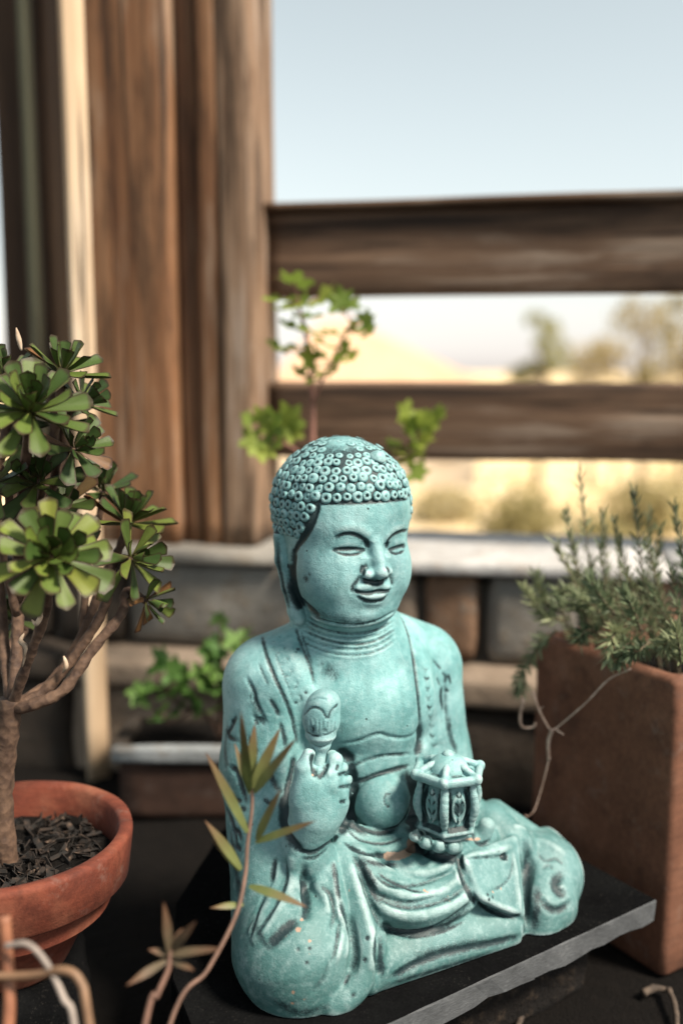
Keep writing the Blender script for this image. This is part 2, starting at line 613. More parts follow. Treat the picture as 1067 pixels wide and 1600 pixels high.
MAT['post_wood'] = wood_material('brown_weathered_timber', [(0.080, 0.033, 0.015), (0.195, 0.092, 0.043), (0.305, 0.165, 0.086), (0.40, 0.295, 0.21)], 2, 1.0, grey=0.55, dark=0.8)  # warm brown weathered timber, the post's own colour
MAT['post_wood_grey'] = wood_material('silvered_weathered_timber', [(0.09, 0.049, 0.028), (0.215, 0.134, 0.083), (0.325, 0.23, 0.16), (0.42, 0.345, 0.285)], 2, 1.2, grey=0.6, dark=0.8)
MAT['rail_wood'] = wood_material('dark_rail_timber', [(0.037, 0.020, 0.011), (0.102, 0.059, 0.035), (0.185, 0.122, 0.08), (0.33, 0.265, 0.21)], 0, 0.8, grey=0.5, dark=0.85)
MAT['dark_wood'] = wood_material('dark_stained_timber', [(0.022, 0.012, 0.006), (0.052, 0.028, 0.015), (0.10, 0.056, 0.032), (0.12, 0.075, 0.045)], 2, 1.0, grey=0.3, dark=0.5)
MAT['gap_wood'] = wood_material('dark_gap_timber', [(0.05, 0.022, 0.011), (0.12, 0.055, 0.027), (0.22, 0.115, 0.06), (0.24, 0.16, 0.10)], 2, 1.1, grey=0.3, dark=0.9)  # darker brown for the strip in the gap between the post boards
MAT['pale_wood'] = wood_material('pale_planed_timber', [(0.40, 0.27, 0.16), (0.55, 0.40, 0.26), (0.66, 0.52, 0.37), (0.68, 0.58, 0.46)], 2, 0.6, grey=0.3, dark=0.06)
MAT['olive_wood'] = wood_material('olive_painted_timber', [(0.05, 0.05, 0.03), (0.085, 0.085, 0.055), (0.12, 0.12, 0.08), (0.13, 0.13, 0.10)], 2, 0.6, grey=0.3, dark=0.3)
MAT['concrete'] = rock_material('pale_concrete', (0.28, 0.275, 0.265), (0.52, 0.51, 0.50), (0.34, 0.31, 0.28))
MAT['stone_grey'] = rock_material('grey_stone', (0.105, 0.097, 0.085), (0.235, 0.222, 0.198), (0.17, 0.145, 0.115))
MAT['stone_brown'] = rock_material('brown_stone', (0.10, 0.058, 0.036), (0.22, 0.135, 0.085), (0.17, 0.13, 0.10))
MAT['stone_beige'] = rock_material('beige_stone', (0.15, 0.112, 0.08), (0.28, 0.22, 0.168), (0.20, 0.155, 0.115))
MAT['stone_dark'] = rock_material('dark_stone', (0.022, 0.017, 0.013), (0.055, 0.042, 0.032), (0.035, 0.03, 0.025))
MAT['slate'] = rock_material('black_slate', (0.003, 0.003, 0.0033), (0.0075, 0.0078, 0.008), (0.005, 0.005, 0.0055), 2.0, 0.8, 0.001)
def _dust():
    nt = MAT['slate'].node_tree
    b = [n for n in nt.nodes if n.type == 'BSDF_PRINCIPLED'][0]
    src = b.inputs['Base Color'].links[0].from_socket
    v = tex_coord(nt)
    g = noise(nt, v, 420, 3, 0.7)
    big = noise(nt, v, 16, 4, 0.6)
    f = mth(nt, 'MULTIPLY', ramp(nt, g, [(0.58, 0.0), (0.70, 1.0)]), ramp(nt, big, [(0.42, 0.1), (0.62, 1.0)]))
    nt.links.new(mixc(nt, mth(nt, 'MULTIPLY', f, 0.3), src, (0.055, 0.05, 0.045)), b.inputs['Base Color'])
_dust()
for _n in MAT['slate'].node_tree.nodes:
    if _n.type == 'BSDF_PRINCIPLED':
        _n.inputs['Specular IOR Level'].default_value = 0.0
MAT['soil'] = soil_material('dark_soil', (0.0025, 0.002, 0.0016), (0.010, 0.0075, 0.006))

# ------------------------------------------------------------------ ground
def ground_sheet():
    rnd = random.Random(3)
    ys = [1.25, 1.5, 2, 2.5, 3, 3.5, 4, 5, 6, 7, 8, 9, 10, 12, 14, 17, 20, 25, 30, 36, 45, 60, 80, 120, 200, 400, 900, 2000]
    xs = [-2000, -600, -200, -80, -40, -20, -12, -8, -6, -4, -3, -2, -1, 0, 1, 2, 3, 4, 6, 8, 12, 20, 40, 80, 200, 600, 2000]
    V = []
    for y in ys:
        for x in xs:
            z = -0.7
            if y > 9: z -= min(3.3, (y - 9) * 0.12)
            z += 0.05 * math.sin(x * 1.7 + y) * math.sin(y * 1.3) * min(1, y / 3)
            V.append((x, y, z))
    nx = len(xs)
    Fc = [(j * nx + i, j * nx + i + 1, (j + 1) * nx + i + 1, (j + 1) * nx + i) for j in range(len(ys) - 1) for i in range(nx - 1)]
    m, nt, b = new_mat('dry_grass_field')
    v = tex_coord(nt)
    n1 = noise(nt, v, 0.9, 5, 0.6)
    n2 = noise(nt, v, 14, 5, 0.7)
    col = ramp(nt, mth(nt, 'ADD', mth(nt, 'MULTIPLY', n1, 0.7), mth(nt, 'MULTIPLY', n2, 0.3)), [(0.36, (0.38, 0.27, 0.11)), (0.47, (0.68, 0.50, 0.27)), (0.60, (0.80, 0.66, 0.45))])
    nt.links.new(col, b.inputs['Base Color'])
    b.inputs['Roughness'].default_value = 1.0
    b.inputs['Specular IOR Level'].default_value = 0.0
    bump(nt, b, n2, 0.6, 0.05)
    g = obj('ground', mesh_from(V, Fc, 'ground'), m)
    tag(g, 'dry straw coloured field behind the fence', None, None, 'structure')
    # the planting bed in front of the wall, dark soil
    n = 70
    V, Fc = [], []
    for j in range(n + 1):
        for i in range(n + 1):
            x = -1.3 + 2.6 * i / n
            y = -0.25 + 1.55 * j / n
            z = -0.083 + 0.006 * mnoise.noise(Vector((x * 9, y * 9, 0))) + 0.004 * mnoise.noise(Vector((x * 30, y * 30, 3)))
            V.append((x, y, z))
    Fc = [(j * (n + 1) + i, j * (n + 1) + i + 1, (j + 1) * (n + 1) + i + 1, (j + 1) * (n + 1) + i) for j in range(n) for i in range(n)]
    # skirt down to the field level
    ring = [i for i in range(n + 1)] + [j * (n + 1) + n for j in range(1, n + 1)] + [n * (n + 1) + i for i in range(n - 1, -1, -1)] + [j * (n + 1) for j in range(n - 1, 0, -1)]
    o = len(V)
    V += [(V[i][0], V[i][1], -0.78) for i in ring]
    Fc += [(ring[k], o + k, o + (k + 1) % len(ring), ring[(k + 1) % len(ring)]) for k in range(len(ring))]
    g2 = obj('soil_ground', mesh_from(V, Fc, 'soil_ground'), MAT['soil'])
    tag(g2, 'dark soil of the planting bed round the pots', None, None, 'structure')
ground_sheet()

# ------------------------------------------------------------------ wall and fence share a frame turned 11.5 degrees
FA_ = math.radians(-11.5)
F_O = (-0.08, 1.2)
def fw(u, v, z):
    return Vector((F_O[0] + u * math.cos(FA_) - v * math.sin(FA_), F_O[1] + u * math.sin(FA_) + v * math.cos(FA_), z))

def rough_block(size, seed, amp=0.004, cuts=5, bev=0.012):
    """a stone: a box with rounded, uneven faces"""
    bm = bmesh.new()
    bmesh.ops.create_cube(bm, size=1.0)
    bmesh.ops.subdivide_edges(bm, edges=bm.edges[:], cuts=cuts, use_grid_fill=True)
    sx, sy, sz = size
    for v in bm.verts:
        p = Vector((v.co.x * sx, v.co.y * sy, v.co.z * sz))
        q = Vector([max(-s / 2 + bev, min(s / 2 - bev, c)) for c, s in zip(p, size)])
        d = p - q
        if d.length > 1e-9:
            p = q + d.normalized() * min(bev, max(abs(d.x), abs(d.y), abs(d.z)))
        nn = mnoise.noise_vector(p * 22 + Vector((seed * 7.1, seed * 3.3, seed)))
        p += nn * amp + mnoise.noise_vector(p * 60 + Vector((seed, 5, seed * 2))) * amp * 0.4
        v.co = p
    bm.normal_update()
    return bm

def place_block(name, u0, u1, v0, v1, z0, z1, mat, seed, parent, amp=0.004, bev=0.012):
    bm = rough_block((u1 - u0, v1 - v0, z1 - z0), seed, amp, 5, bev)
    o = bm_obj(name, bm, mat, parent, True)
    o.location = fw((u0 + u1) / 2, (v0 + v1) / 2, (z0 + z1) / 2)
    o.rotation_euler = (0, 0, FA_)
    return o

wall = empty('garden_wall', fw(0, 0, -0.08))
wall.location = (0, 0, 0)
tag(wall, 'low stone garden wall with pale concrete coping under the wooden fence', 'wall')
rw = random.Random(11)
for i, (u0, u1, mt) in enumerate(((-1.10, -0.645, 'stone_brown'), (-0.64, 0.034, 'stone_grey'), (0.040, 0.45, 'concrete'), (0.455, 0.98, 'concrete'))):
    place_block('coping_slab', u0, u1, -0.115, 0.10, 0.158, 0.174, MAT[mt], i, wall, 0.0014, 0.006)
course = [(-0.86, -0.66, 'stone_brown'), (-0.655, -0.42, 'stone_dark'), (-0.415, -0.25, 'stone_dark'), (-0.245, -0.155, 'stone_dark'), (-0.15, 0.06, 'stone_grey'), (0.066, 0.15, 'stone_grey'),  # stones at the left coloured dark for the shade on the wall
          (0.156, 0.186, 'stone_beige'), (0.192, 0.255, 'stone_brown'), (0.262, 0.36, 'stone_grey'), (0.366, 0.50, 'stone_brown'), (0.506, 0.66, 'stone_grey')]
for i, (a, b_, mt) in enumerate(course):
    place_block('stone', a, b_, -0.100 - rw.uniform(0, .008), 0.08, 0.060, 0.1575, MAT[mt], i + 20, wall, 0.004)
ledge = [(-0.80, -0.50, 'stone_dark'), (-0.495, -0.215, 'stone_dark'), (-0.21, 0.02, 'stone_beige'), (0.026, 0.21, 'stone_brown'), (0.216, 0.40, 'stone_beige'), (0.406, 0.62, 'stone_beige')]  # left end: the wall's shade put into dark stone colour
for i, (a, b_, mt) in enumerate(ledge):
    place_block('ledge_stone', a, b_, -0.150 - rw.uniform(0, .01), 0.06, 0.022, 0.058, MAT[mt], i + 40, wall, 0.004)
low = [(-0.80, -0.52, 'stone_dark'), (-0.515, -0.33, 'stone_dark'), (-0.325, -0.215, 'stone_dark'), (-0.21, 0.02, 'stone_beige'), (0.025, 0.17, 'stone_dark'), (0.175, 0.33, 'stone_dark'), (0.335, 0.48, 'stone_dark'), (0.485, 0.64, 'stone_dark')]  # shade below the ledge put into the dark stone colour
for i, (a, b_, mt) in enumerate(low):
    place_block('stone', a, b_, -0.135 - rw.uniform(0, .01), 0.06, -0.11, 0.018, MAT[mt], i + 60, wall, 0.005)
# mortar core behind the stones
core = rough_block((1.6, 0.168, 0.9), 3, 0.001, 2, 0.004)
o = bm_obj('mortar_core', core, rock_material('mortar', (0.06, 0.05, 0.04), (0.13, 0.11, 0.09), None), wall, True)
o.location = fw(-0.1, 0.0, -0.305); o.rotation_euler = (0, 0, FA_)

def plank(name, u0, u1, v0, v1, z0, z1, mat, parent, seed, along='z', amp=0.002, n=26, bev=0.006, wob=0.0):
    """a sawn board with eased, slightly wandering edges; local axes follow the board"""
    size = (u1 - u0, v1 - v0, z1 - z0)
    ax = {'x': 0, 'z': 2}[along]
    L_ = size[ax]
    o1, o2 = [k for k in range(3) if k != ax]
    h1, h2 = size[o1] / 2, size[o2] / 2
    prof = []
    for (sx, sy) in ((1, -1), (1, 1), (-1, 1), (-1, -1)):
        for t in (0.0, 0.5, 1.0):
            a = math.atan2(sy, sx) - math.pi / 4 + t * math.pi / 2
            prof.append((sx * (h1 - bev) + math.cos(a) * bev, sy * (h2 - bev) + math.sin(a) * bev))
        k = prof[-1]
    # extra points on the faces so the boards are not dead flat
    pts = []
    for i in range(len(prof)):
        p, q = prof[i], prof[(i + 1) % len(prof)]
        pts.append(p)
        if math.dist(p, q) > 0.02:
            for t in (0.2, 0.4, 0.6, 0.8):
                pts.append((p[0] + (q[0] - p[0]) * t, p[1] + (q[1] - p[1]) * t))
    m = len(pts)
    V, Fc = [], []
    for i in range(n + 1):
        s = -L_ / 2 + L_ * i / n
        for (a, b) in pts:
            c = [0, 0, 0]
            c[ax], c[o1], c[o2] = s, a, b
            w = mnoise.noise_vector(Vector((c[0] * (3 if ax == 0 else 40), c[1] * 40, c[2] * (3 if ax == 2 else 40))) + Vector((seed * 5.3, seed, 0))) * amp
            w2 = mnoise.noise_vector(Vector((s * 4, seed * 9.1, 0.3))) * wob
            c = [c[k] + w[k] + (w2[k] if k != ax else 0) for k in range(3)]
            V.append(c)
    for i in range(n):
        for k in range(m):
            k2 = (k + 1) % m
            Fc.append((i * m + k, i * m + k2, (i + 1) * m + k2, (i + 1) * m + k))
    Fc.append(tuple(reversed(range(m)))); Fc.append(tuple(range(n * m, (n + 1) * m)))
    me = mesh_from(V, Fc, name)
    bm = bmesh.new(); bm.from_mesh(me); bmesh.ops.recalc_face_normals(bm, faces=bm.faces[:]); bm.to_mesh(me); bm.free()
    me.polygons.foreach_set('use_smooth', [True] * len(me.polygons))
    o = obj(name, me, mat, parent)
    o.location = fw((u0 + u1) / 2, (v0 + v1) / 2, (z0 + z1) / 2)
    o.rotation_euler = (0, 0, FA_)
    return o

fence = empty('wooden_fence', (0, 0, 0))
tag(fence, 'weathered brown wooden fence with thick post and two dark horizontal rails', 'fence')
TOP = 1.25
plank('post_board', -0.212, -0.098, -0.075, 0.03, 0.1745, TOP, MAT['post_wood'], fence, 1, 'z', 0.003, 40, 0.006, 0.002)
plank('post_board', -0.0965, -0.070, -0.058, 0.03, 0.1745, TOP, MAT['gap_wood'], fence, 2, 'z', 0.003, 40, 0.004, 0.002)
plank('post_board', -0.0695, -0.045, -0.066, 0.03, 0.1745, TOP, MAT['post_wood'], fence, 3, 'z', 0.004, 40, 0.005, 0.003)
plank('post_board', -0.0440, -0.004, -0.070, 0.03, 0.1745, TOP, MAT['post_wood_grey'], fence, 4, 'z', 0.004, 40, 0.006, 0.003)
def rail_z(py, px=430, Y=1.195):
    return at(px, py, Y).z
z1, z0 = rail_z(336), rail_z(466)
plank('rail', -0.0035, 0.75, -0.018, 0.022, z0, z1, MAT['rail_wood'], fence, 5, 'x', 0.003, 40, 0.006, 0.002)
plank('rail_cap', -0.0035, 0.75, -0.030, 0.034, z1 + 0.001, rail_z(322), MAT['rail_wood'], fence, 6, 'x', 0.002, 40, 0.004, 0.002)
z1, z0 = rail_z(597), rail_z(712)
plank('rail', -0.0035, 0.75, -0.018, 0.022, z0, z1, MAT['rail_wood'], fence, 7, 'x', 0.003, 40, 0.006, 0.002)

sp = empty('dark_post', (0, 0, 0))
o = plank('dark_wood_post', -0.362, -0.292, 0.02, 0.09, -0.6, TOP, MAT['dark_wood'], None, 9, 'z', 0.002, 20, 0.005, 0.001)
bpy.data.objects.remove(sp)
tag(o, 'dark brown wooden post at the left edge behind the succulent', 'post')
o = plank('olive_slat', -0.2895, -0.278, -0.05, -0.03, -0.6, TOP, MAT['olive_wood'], None, 12, 'z', 0.001, 20, 0.003, 0.0)
o.location.z += 0.0
tag(o, 'narrow olive green slat between dark post and pale stake', 'slat')
def stake():
    a = at(118, 5, 1.075); b = at(148, 1215, 1.075)
    o = plank('pale_wood_stake', -0.0120, 0.0120, -0.006, 0.006, -0.085, TOP, MAT['pale_wood'], None, 14, 'z', 0.0008, 20, 0.002, 0.0)
    o.location = ((a.x + b.x) / 2, 1.075, (TOP - 0.085) / 2)
    o.rotation_euler = (0, 0, math.radians(30))
    tag(o, 'pale square timber stake standing upright left of the fence post', 'stake')
stake()

# ------------------------------------------------------------------ slate under the statue
def slab():
    poly = [(0.2256, 0.668), (-0.062, 0.469), (-0.106, 0.575), (-0.118, 0.665), (-0.098, 0.78), (0.05, 0.86), (0.14, 0.80)]
    th = 0.0160
    bm = bmesh.new()
    def densify(a, b, n):
        return [(a[0] + (b[0] - a[0]) * t / n, a[1] + (b[1] - a[1]) * t / n) for t in range(n)]
    ring = []
    for i in range(len(poly)):
        ring += densify(poly[i], poly[(i + 1) % len(poly)], 26 if i == 0 else 8)
    rs = random.Random(2)
    top = [bm.verts.new((x + rs.uniform(-.0003, .0003), y + rs.uniform(-.0003, .0003), -0.0005)) for x, y in ring]
    top2 = [bm.verts.new((x, y, -0.0017)) for x, y in ring]
    cx, cy = 0.03, 0.66
    for v, w_ in zip(top, top2):
        v.co.x += (cx - v.co.x) * 0.004; v.co.y += (cy - v.co.y) * 0.004
    bot = [bm.verts.new((x + rs.uniform(-.0012, .0012), y + rs.uniform(-.0012, .0012), -th + rs.uniform(-.001, .0012))) for x, y in ring]
    n = len(ring)
    f = bm.faces.new(top); f.material_index = 0
    for i in range(n):
        j = (i + 1) % n
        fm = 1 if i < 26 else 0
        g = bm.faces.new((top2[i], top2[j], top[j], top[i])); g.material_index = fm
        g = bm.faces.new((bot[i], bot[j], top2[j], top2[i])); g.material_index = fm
    bm.faces.new(list(reversed(bot)))
    bmesh.ops.recalc_face_normals(bm, faces=bm.faces[:])
    me = bpy.data.meshes.new('slate_slab'); bm.to_mesh(me); bm.free()
    me.materials.append(MAT['slate'])
    m, nt, b = new_mat('lit_sawn_slate_edge')  # sawn edge; the light it catches is put into its paler grey
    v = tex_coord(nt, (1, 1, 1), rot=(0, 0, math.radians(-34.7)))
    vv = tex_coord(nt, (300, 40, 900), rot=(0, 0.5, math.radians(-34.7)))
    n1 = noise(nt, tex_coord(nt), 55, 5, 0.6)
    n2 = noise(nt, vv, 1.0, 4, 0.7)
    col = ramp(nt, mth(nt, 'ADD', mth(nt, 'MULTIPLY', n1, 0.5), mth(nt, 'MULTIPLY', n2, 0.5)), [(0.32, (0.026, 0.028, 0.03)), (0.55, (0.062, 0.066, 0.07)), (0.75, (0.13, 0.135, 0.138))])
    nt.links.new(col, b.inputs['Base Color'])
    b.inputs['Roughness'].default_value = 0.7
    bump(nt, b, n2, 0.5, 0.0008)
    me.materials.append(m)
    o = obj('slate_slab', me)
    tag(o, 'dark slate slab under the statue, its sawn edge coloured paler as if lit', 'slab')
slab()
# a lump of old timber carries the slab
def stump():
    bm = rough_block((0.24, 0.13, 0.066), 77, 0.006, 9, 0.014)
    o = bm_obj('timber_block', bm, rock_material('rotten_bark', (0.004, 0.003, 0.0025), (0.013, 0.009, 0.0065), (0.04, 0.028, 0.019), 1.5, 0.9, 0.008), None, True)
    o.location = (0.050, 0.668, -0.0535)
    o.rotation_euler = (0, 0, math.radians(34.7))
    tag(o, 'dark rotten timber block under the slate slab', 'block')
    bm = rough_block((0.10, 0.09, 0.064), 78, 0.006, 7, 0.02)
    o = bm_obj('brown_stone', bm, MAT['stone_dark'], None, True)
    o.location = (-0.050, 0.68, -0.053)
    o.rotation_euler = (0, 0, 0.4)
    tag(o, 'dark stone propping the left end of the slab', 'stone')
stump()

def ground_twigs():
    m, nt, b = new_mat('dry_twig')
    nt.links.new(ramp(nt, noise(nt, tex_coord(nt), 160, 4), [(0.3, (0.02, 0.013, 0.009)), (0.7, (0.085, 0.06, 0.042))]), b.inputs['Base Color'])
    b.inputs['Roughness'].default_value = 0.85
    def twig(pts, r0, r1, label):
        P = [np.array(on_z(x, y, z)) for x, y, z in pts]
        q = catmull(P, 6)
        o = MB().tube(q, [r0 + (r1 - r0) * i / (len(q) - 1) for i in range(len(q))], 8, 0.15, random.Random(1)).build('dry_twig', m)
        tag(o, label, 'twig')
    twig([(1004, 1552, -.076), (1022, 1544, -.075), (1042, 1548, -.076)], .0030, .0024, 'short brown twig on the soil at the foot of the planter')
    twig([(1044, 1546, -.073), (1054, 1572, -.074), (1058, 1612, -.076)], 0.0024, .0018, 'pale twig in the lower right corner below the planter')
    twig([(856, 1482, -.0775), (842, 1510, -.077), (836, 1545, -.077), (818, 1580, -.0765), (806, 1612, -.077)], .0030, .0018, 'thin root lying in the dark soil below the slab edge')
ground_twigs()
# ------------------------------------------------------------------ statue: material
def patina_material():
    m, nt, b = new_mat('patinated_cast_stone')
    v = tex_coord(nt)
    n1 = noise(nt, v, 26, 5, 0.6)
    n2 = noise(nt, v, 9, 3, 0.5)
    n3 = noise(nt, v, 1300, 2, 0.6)
    col = ramp(nt, n1, [(0.32, (0.065, 0.188, 0.195)), (0.50, (0.142, 0.325, 0.332)), (0.68, (0.275, 0.47, 0.48))])
    blue = ramp(nt, n2, [(0.42, 0.0), (0.68, 1.0)])
    col = mixc(nt, mth(nt, 'MULTIPLY', blue, 0.35), col, (0.27, 0.39, 0.42))
    # paler above, darker green below: the shade low on the figure put into colour
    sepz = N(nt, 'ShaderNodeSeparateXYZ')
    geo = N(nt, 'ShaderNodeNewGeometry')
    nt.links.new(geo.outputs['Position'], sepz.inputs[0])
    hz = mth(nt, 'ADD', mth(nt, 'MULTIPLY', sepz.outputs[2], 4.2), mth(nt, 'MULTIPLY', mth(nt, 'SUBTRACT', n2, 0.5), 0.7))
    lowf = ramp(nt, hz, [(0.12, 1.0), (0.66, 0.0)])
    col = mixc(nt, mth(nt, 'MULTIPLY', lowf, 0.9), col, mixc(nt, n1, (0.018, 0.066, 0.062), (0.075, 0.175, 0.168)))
    wa = N(nt, 'ShaderNodeAttribute', attribute_name='wash').outputs['Fac']
    ch = N(nt, 'ShaderNodeAttribute', attribute_name='chip').outputs['Fac']
    we = N(nt, 'ShaderNodeAttribute', attribute_name='wear').outputs['Fac']
    n5 = noise(nt, v, 70, 5, 0.7)
    wr = mth(nt, 'MULTIPLY', mth(nt, 'MULTIPLY', we, 9.0), mth(nt, 'MULTIPLY', n5, 1.7))
    col = mixc(nt, mth(nt, 'MULTIPLY', ramp(nt, wr, [(0.15, 0.0), (0.85, 1.0)]), 0.5), col, (0.52, 0.62, 0.62))
    st = noise(nt, tex_coord(nt, (120, 120, 9)), 1.0, 4, 0.6, 0.3)      # runs left by rain
    col = mixc(nt, mth(nt, 'MULTIPLY', ramp(nt, st, [(0.52, 0.0), (0.74, 1.0)]), 0.28), col, (0.06, 0.135, 0.135))
    col = mixc(nt, mth(nt, 'MULTIPLY', ramp(nt, st, [(0.26, 1.0), (0.44, 0.0)]), 0.13), col, (0.44, 0.55, 0.57))
    mot = noise(nt, v, 230, 4, 0.75)                                     # fine mottling of the glaze
    col = mixc(nt, mth(nt, 'MULTIPLY', ramp(nt, mot, [(0.50, 0.0), (0.68, 1.0)]), 0.20), col, (0.40, 0.53, 0.54))
    col = mixc(nt, mth(nt, 'MULTIPLY', ramp(nt, mot, [(0.32, 1.0), (0.46, 0.0)]), 0.28), col, (0.05, 0.13, 0.13))
    grit = noise(nt, v, 1000, 2, 0.6)
    col = mixc(nt, mth(nt, 'MULTIPLY', ramp(nt, grit, [(0.60, 0.0), (0.70, 1.0)]), 0.3), col, (0.03, 0.075, 0.08))
    # blotchy dust and faded glaze
    col = mixc(nt, mth(nt, 'MULTIPLY', ramp(nt, n5, [(0.52, 0.0), (0.78, 1.0)]), 0.20), col, (0.42, 0.54, 0.55))
    col = mixc(nt, mth(nt, 'MULTIPLY', ramp(nt, n5, [(0.28, 1.0), (0.46, 0.0)]), 0.35), col, (0.07, 0.16, 0.15))
    # speckled pigment left by the antique wash, denser along the engraved lines
    sp = mth(nt, 'ADD', mth(nt, 'MULTIPLY', wa, 1.6), mth(nt, 'MULTIPLY', mth(nt, 'SUBTRACT', n3, 0.46), 1.0))
    n4 = noise(nt, v, 190, 4, 0.7, 0.4)
    sp = mth(nt, 'ADD', sp, mth(nt, 'MULTIPLY', mth(nt, 'SUBTRACT', n4, 0.52), mth(nt, 'MINIMUM', 1.0, mth(nt, 'ADD', 0.25, mth(nt, 'MULTIPLY', wa, 2.2)))))
    wf = ramp(nt, sp, [(0.22, 0.0), (0.80, 1.0)])
    pin = N(nt, 'ShaderNodeTexVoronoi', feature='F1')
    pin.inputs['Scale'].default_value = 95
    nt.links.new(v, pin.inputs['Vector'])
    pf = ramp(nt, pin.outputs['Distance'], [(0.045, 1.0), (0.085, 0.0)])
    sepn = N(nt, 'ShaderNodeSeparateColor')
    nt.links.new(pin.outputs['Color'], sepn.inputs[0])
    few = ramp(nt, sepn.outputs[0], [(0.80, 0.0), (0.82, 1.0)])
    pf = mth(nt, 'MULTIPLY', pf, few)
    col = mixc(nt, mth(nt, 'MULTIPLY', wf, 0.96), col, (0.006, 0.017, 0.021))
    col = mixc(nt, mth(nt, 'MULTIPLY', pf, 0.8), col, (0.02, 0.035, 0.035))
    cf = ramp(nt, mth(nt, 'ADD', ch, mth(nt, 'MULTIPLY', mth(nt, 'SUBTRACT', n3, 0.5), 0.7)), [(0.35, 0.0), (0.48, 1.0)])
    col = mixc(nt, cf, col, mixc(nt, n1, (0.15, 0.08, 0.042), (0.42, 0.31, 0.24)))
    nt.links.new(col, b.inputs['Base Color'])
    b.inputs['Roughness'].default_value = 0.55
    rr = ramp(nt, n1, [(0.3, 0.42), (0.7, 0.62)])
    nt.links.new(rr, b.inputs['Roughness'])
    b.inputs['Specular IOR Level'].default_value = 0.42
    h = mth(nt, 'SUBTRACT', mth(nt, 'ADD', mth(nt, 'ADD', mth(nt, 'MULTIPLY', n1, 0.6), mth(nt, 'MULTIPLY', n4, 0.5)), mth(nt, 'MULTIPLY', n3, 0.28)), mth(nt, 'MULTIPLY', pf, 0.5))
    bump(nt, b, h, 0.6, 0.0018)
    return m
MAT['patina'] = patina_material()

statue = empty('buddha_statue', (ST_O[0] * 0.01, ST_O[1] * 0.01, 0), YAW)
tag(statue, 'turquoise patinated stone statue of a seated robed monk holding a lantern', 'statue')

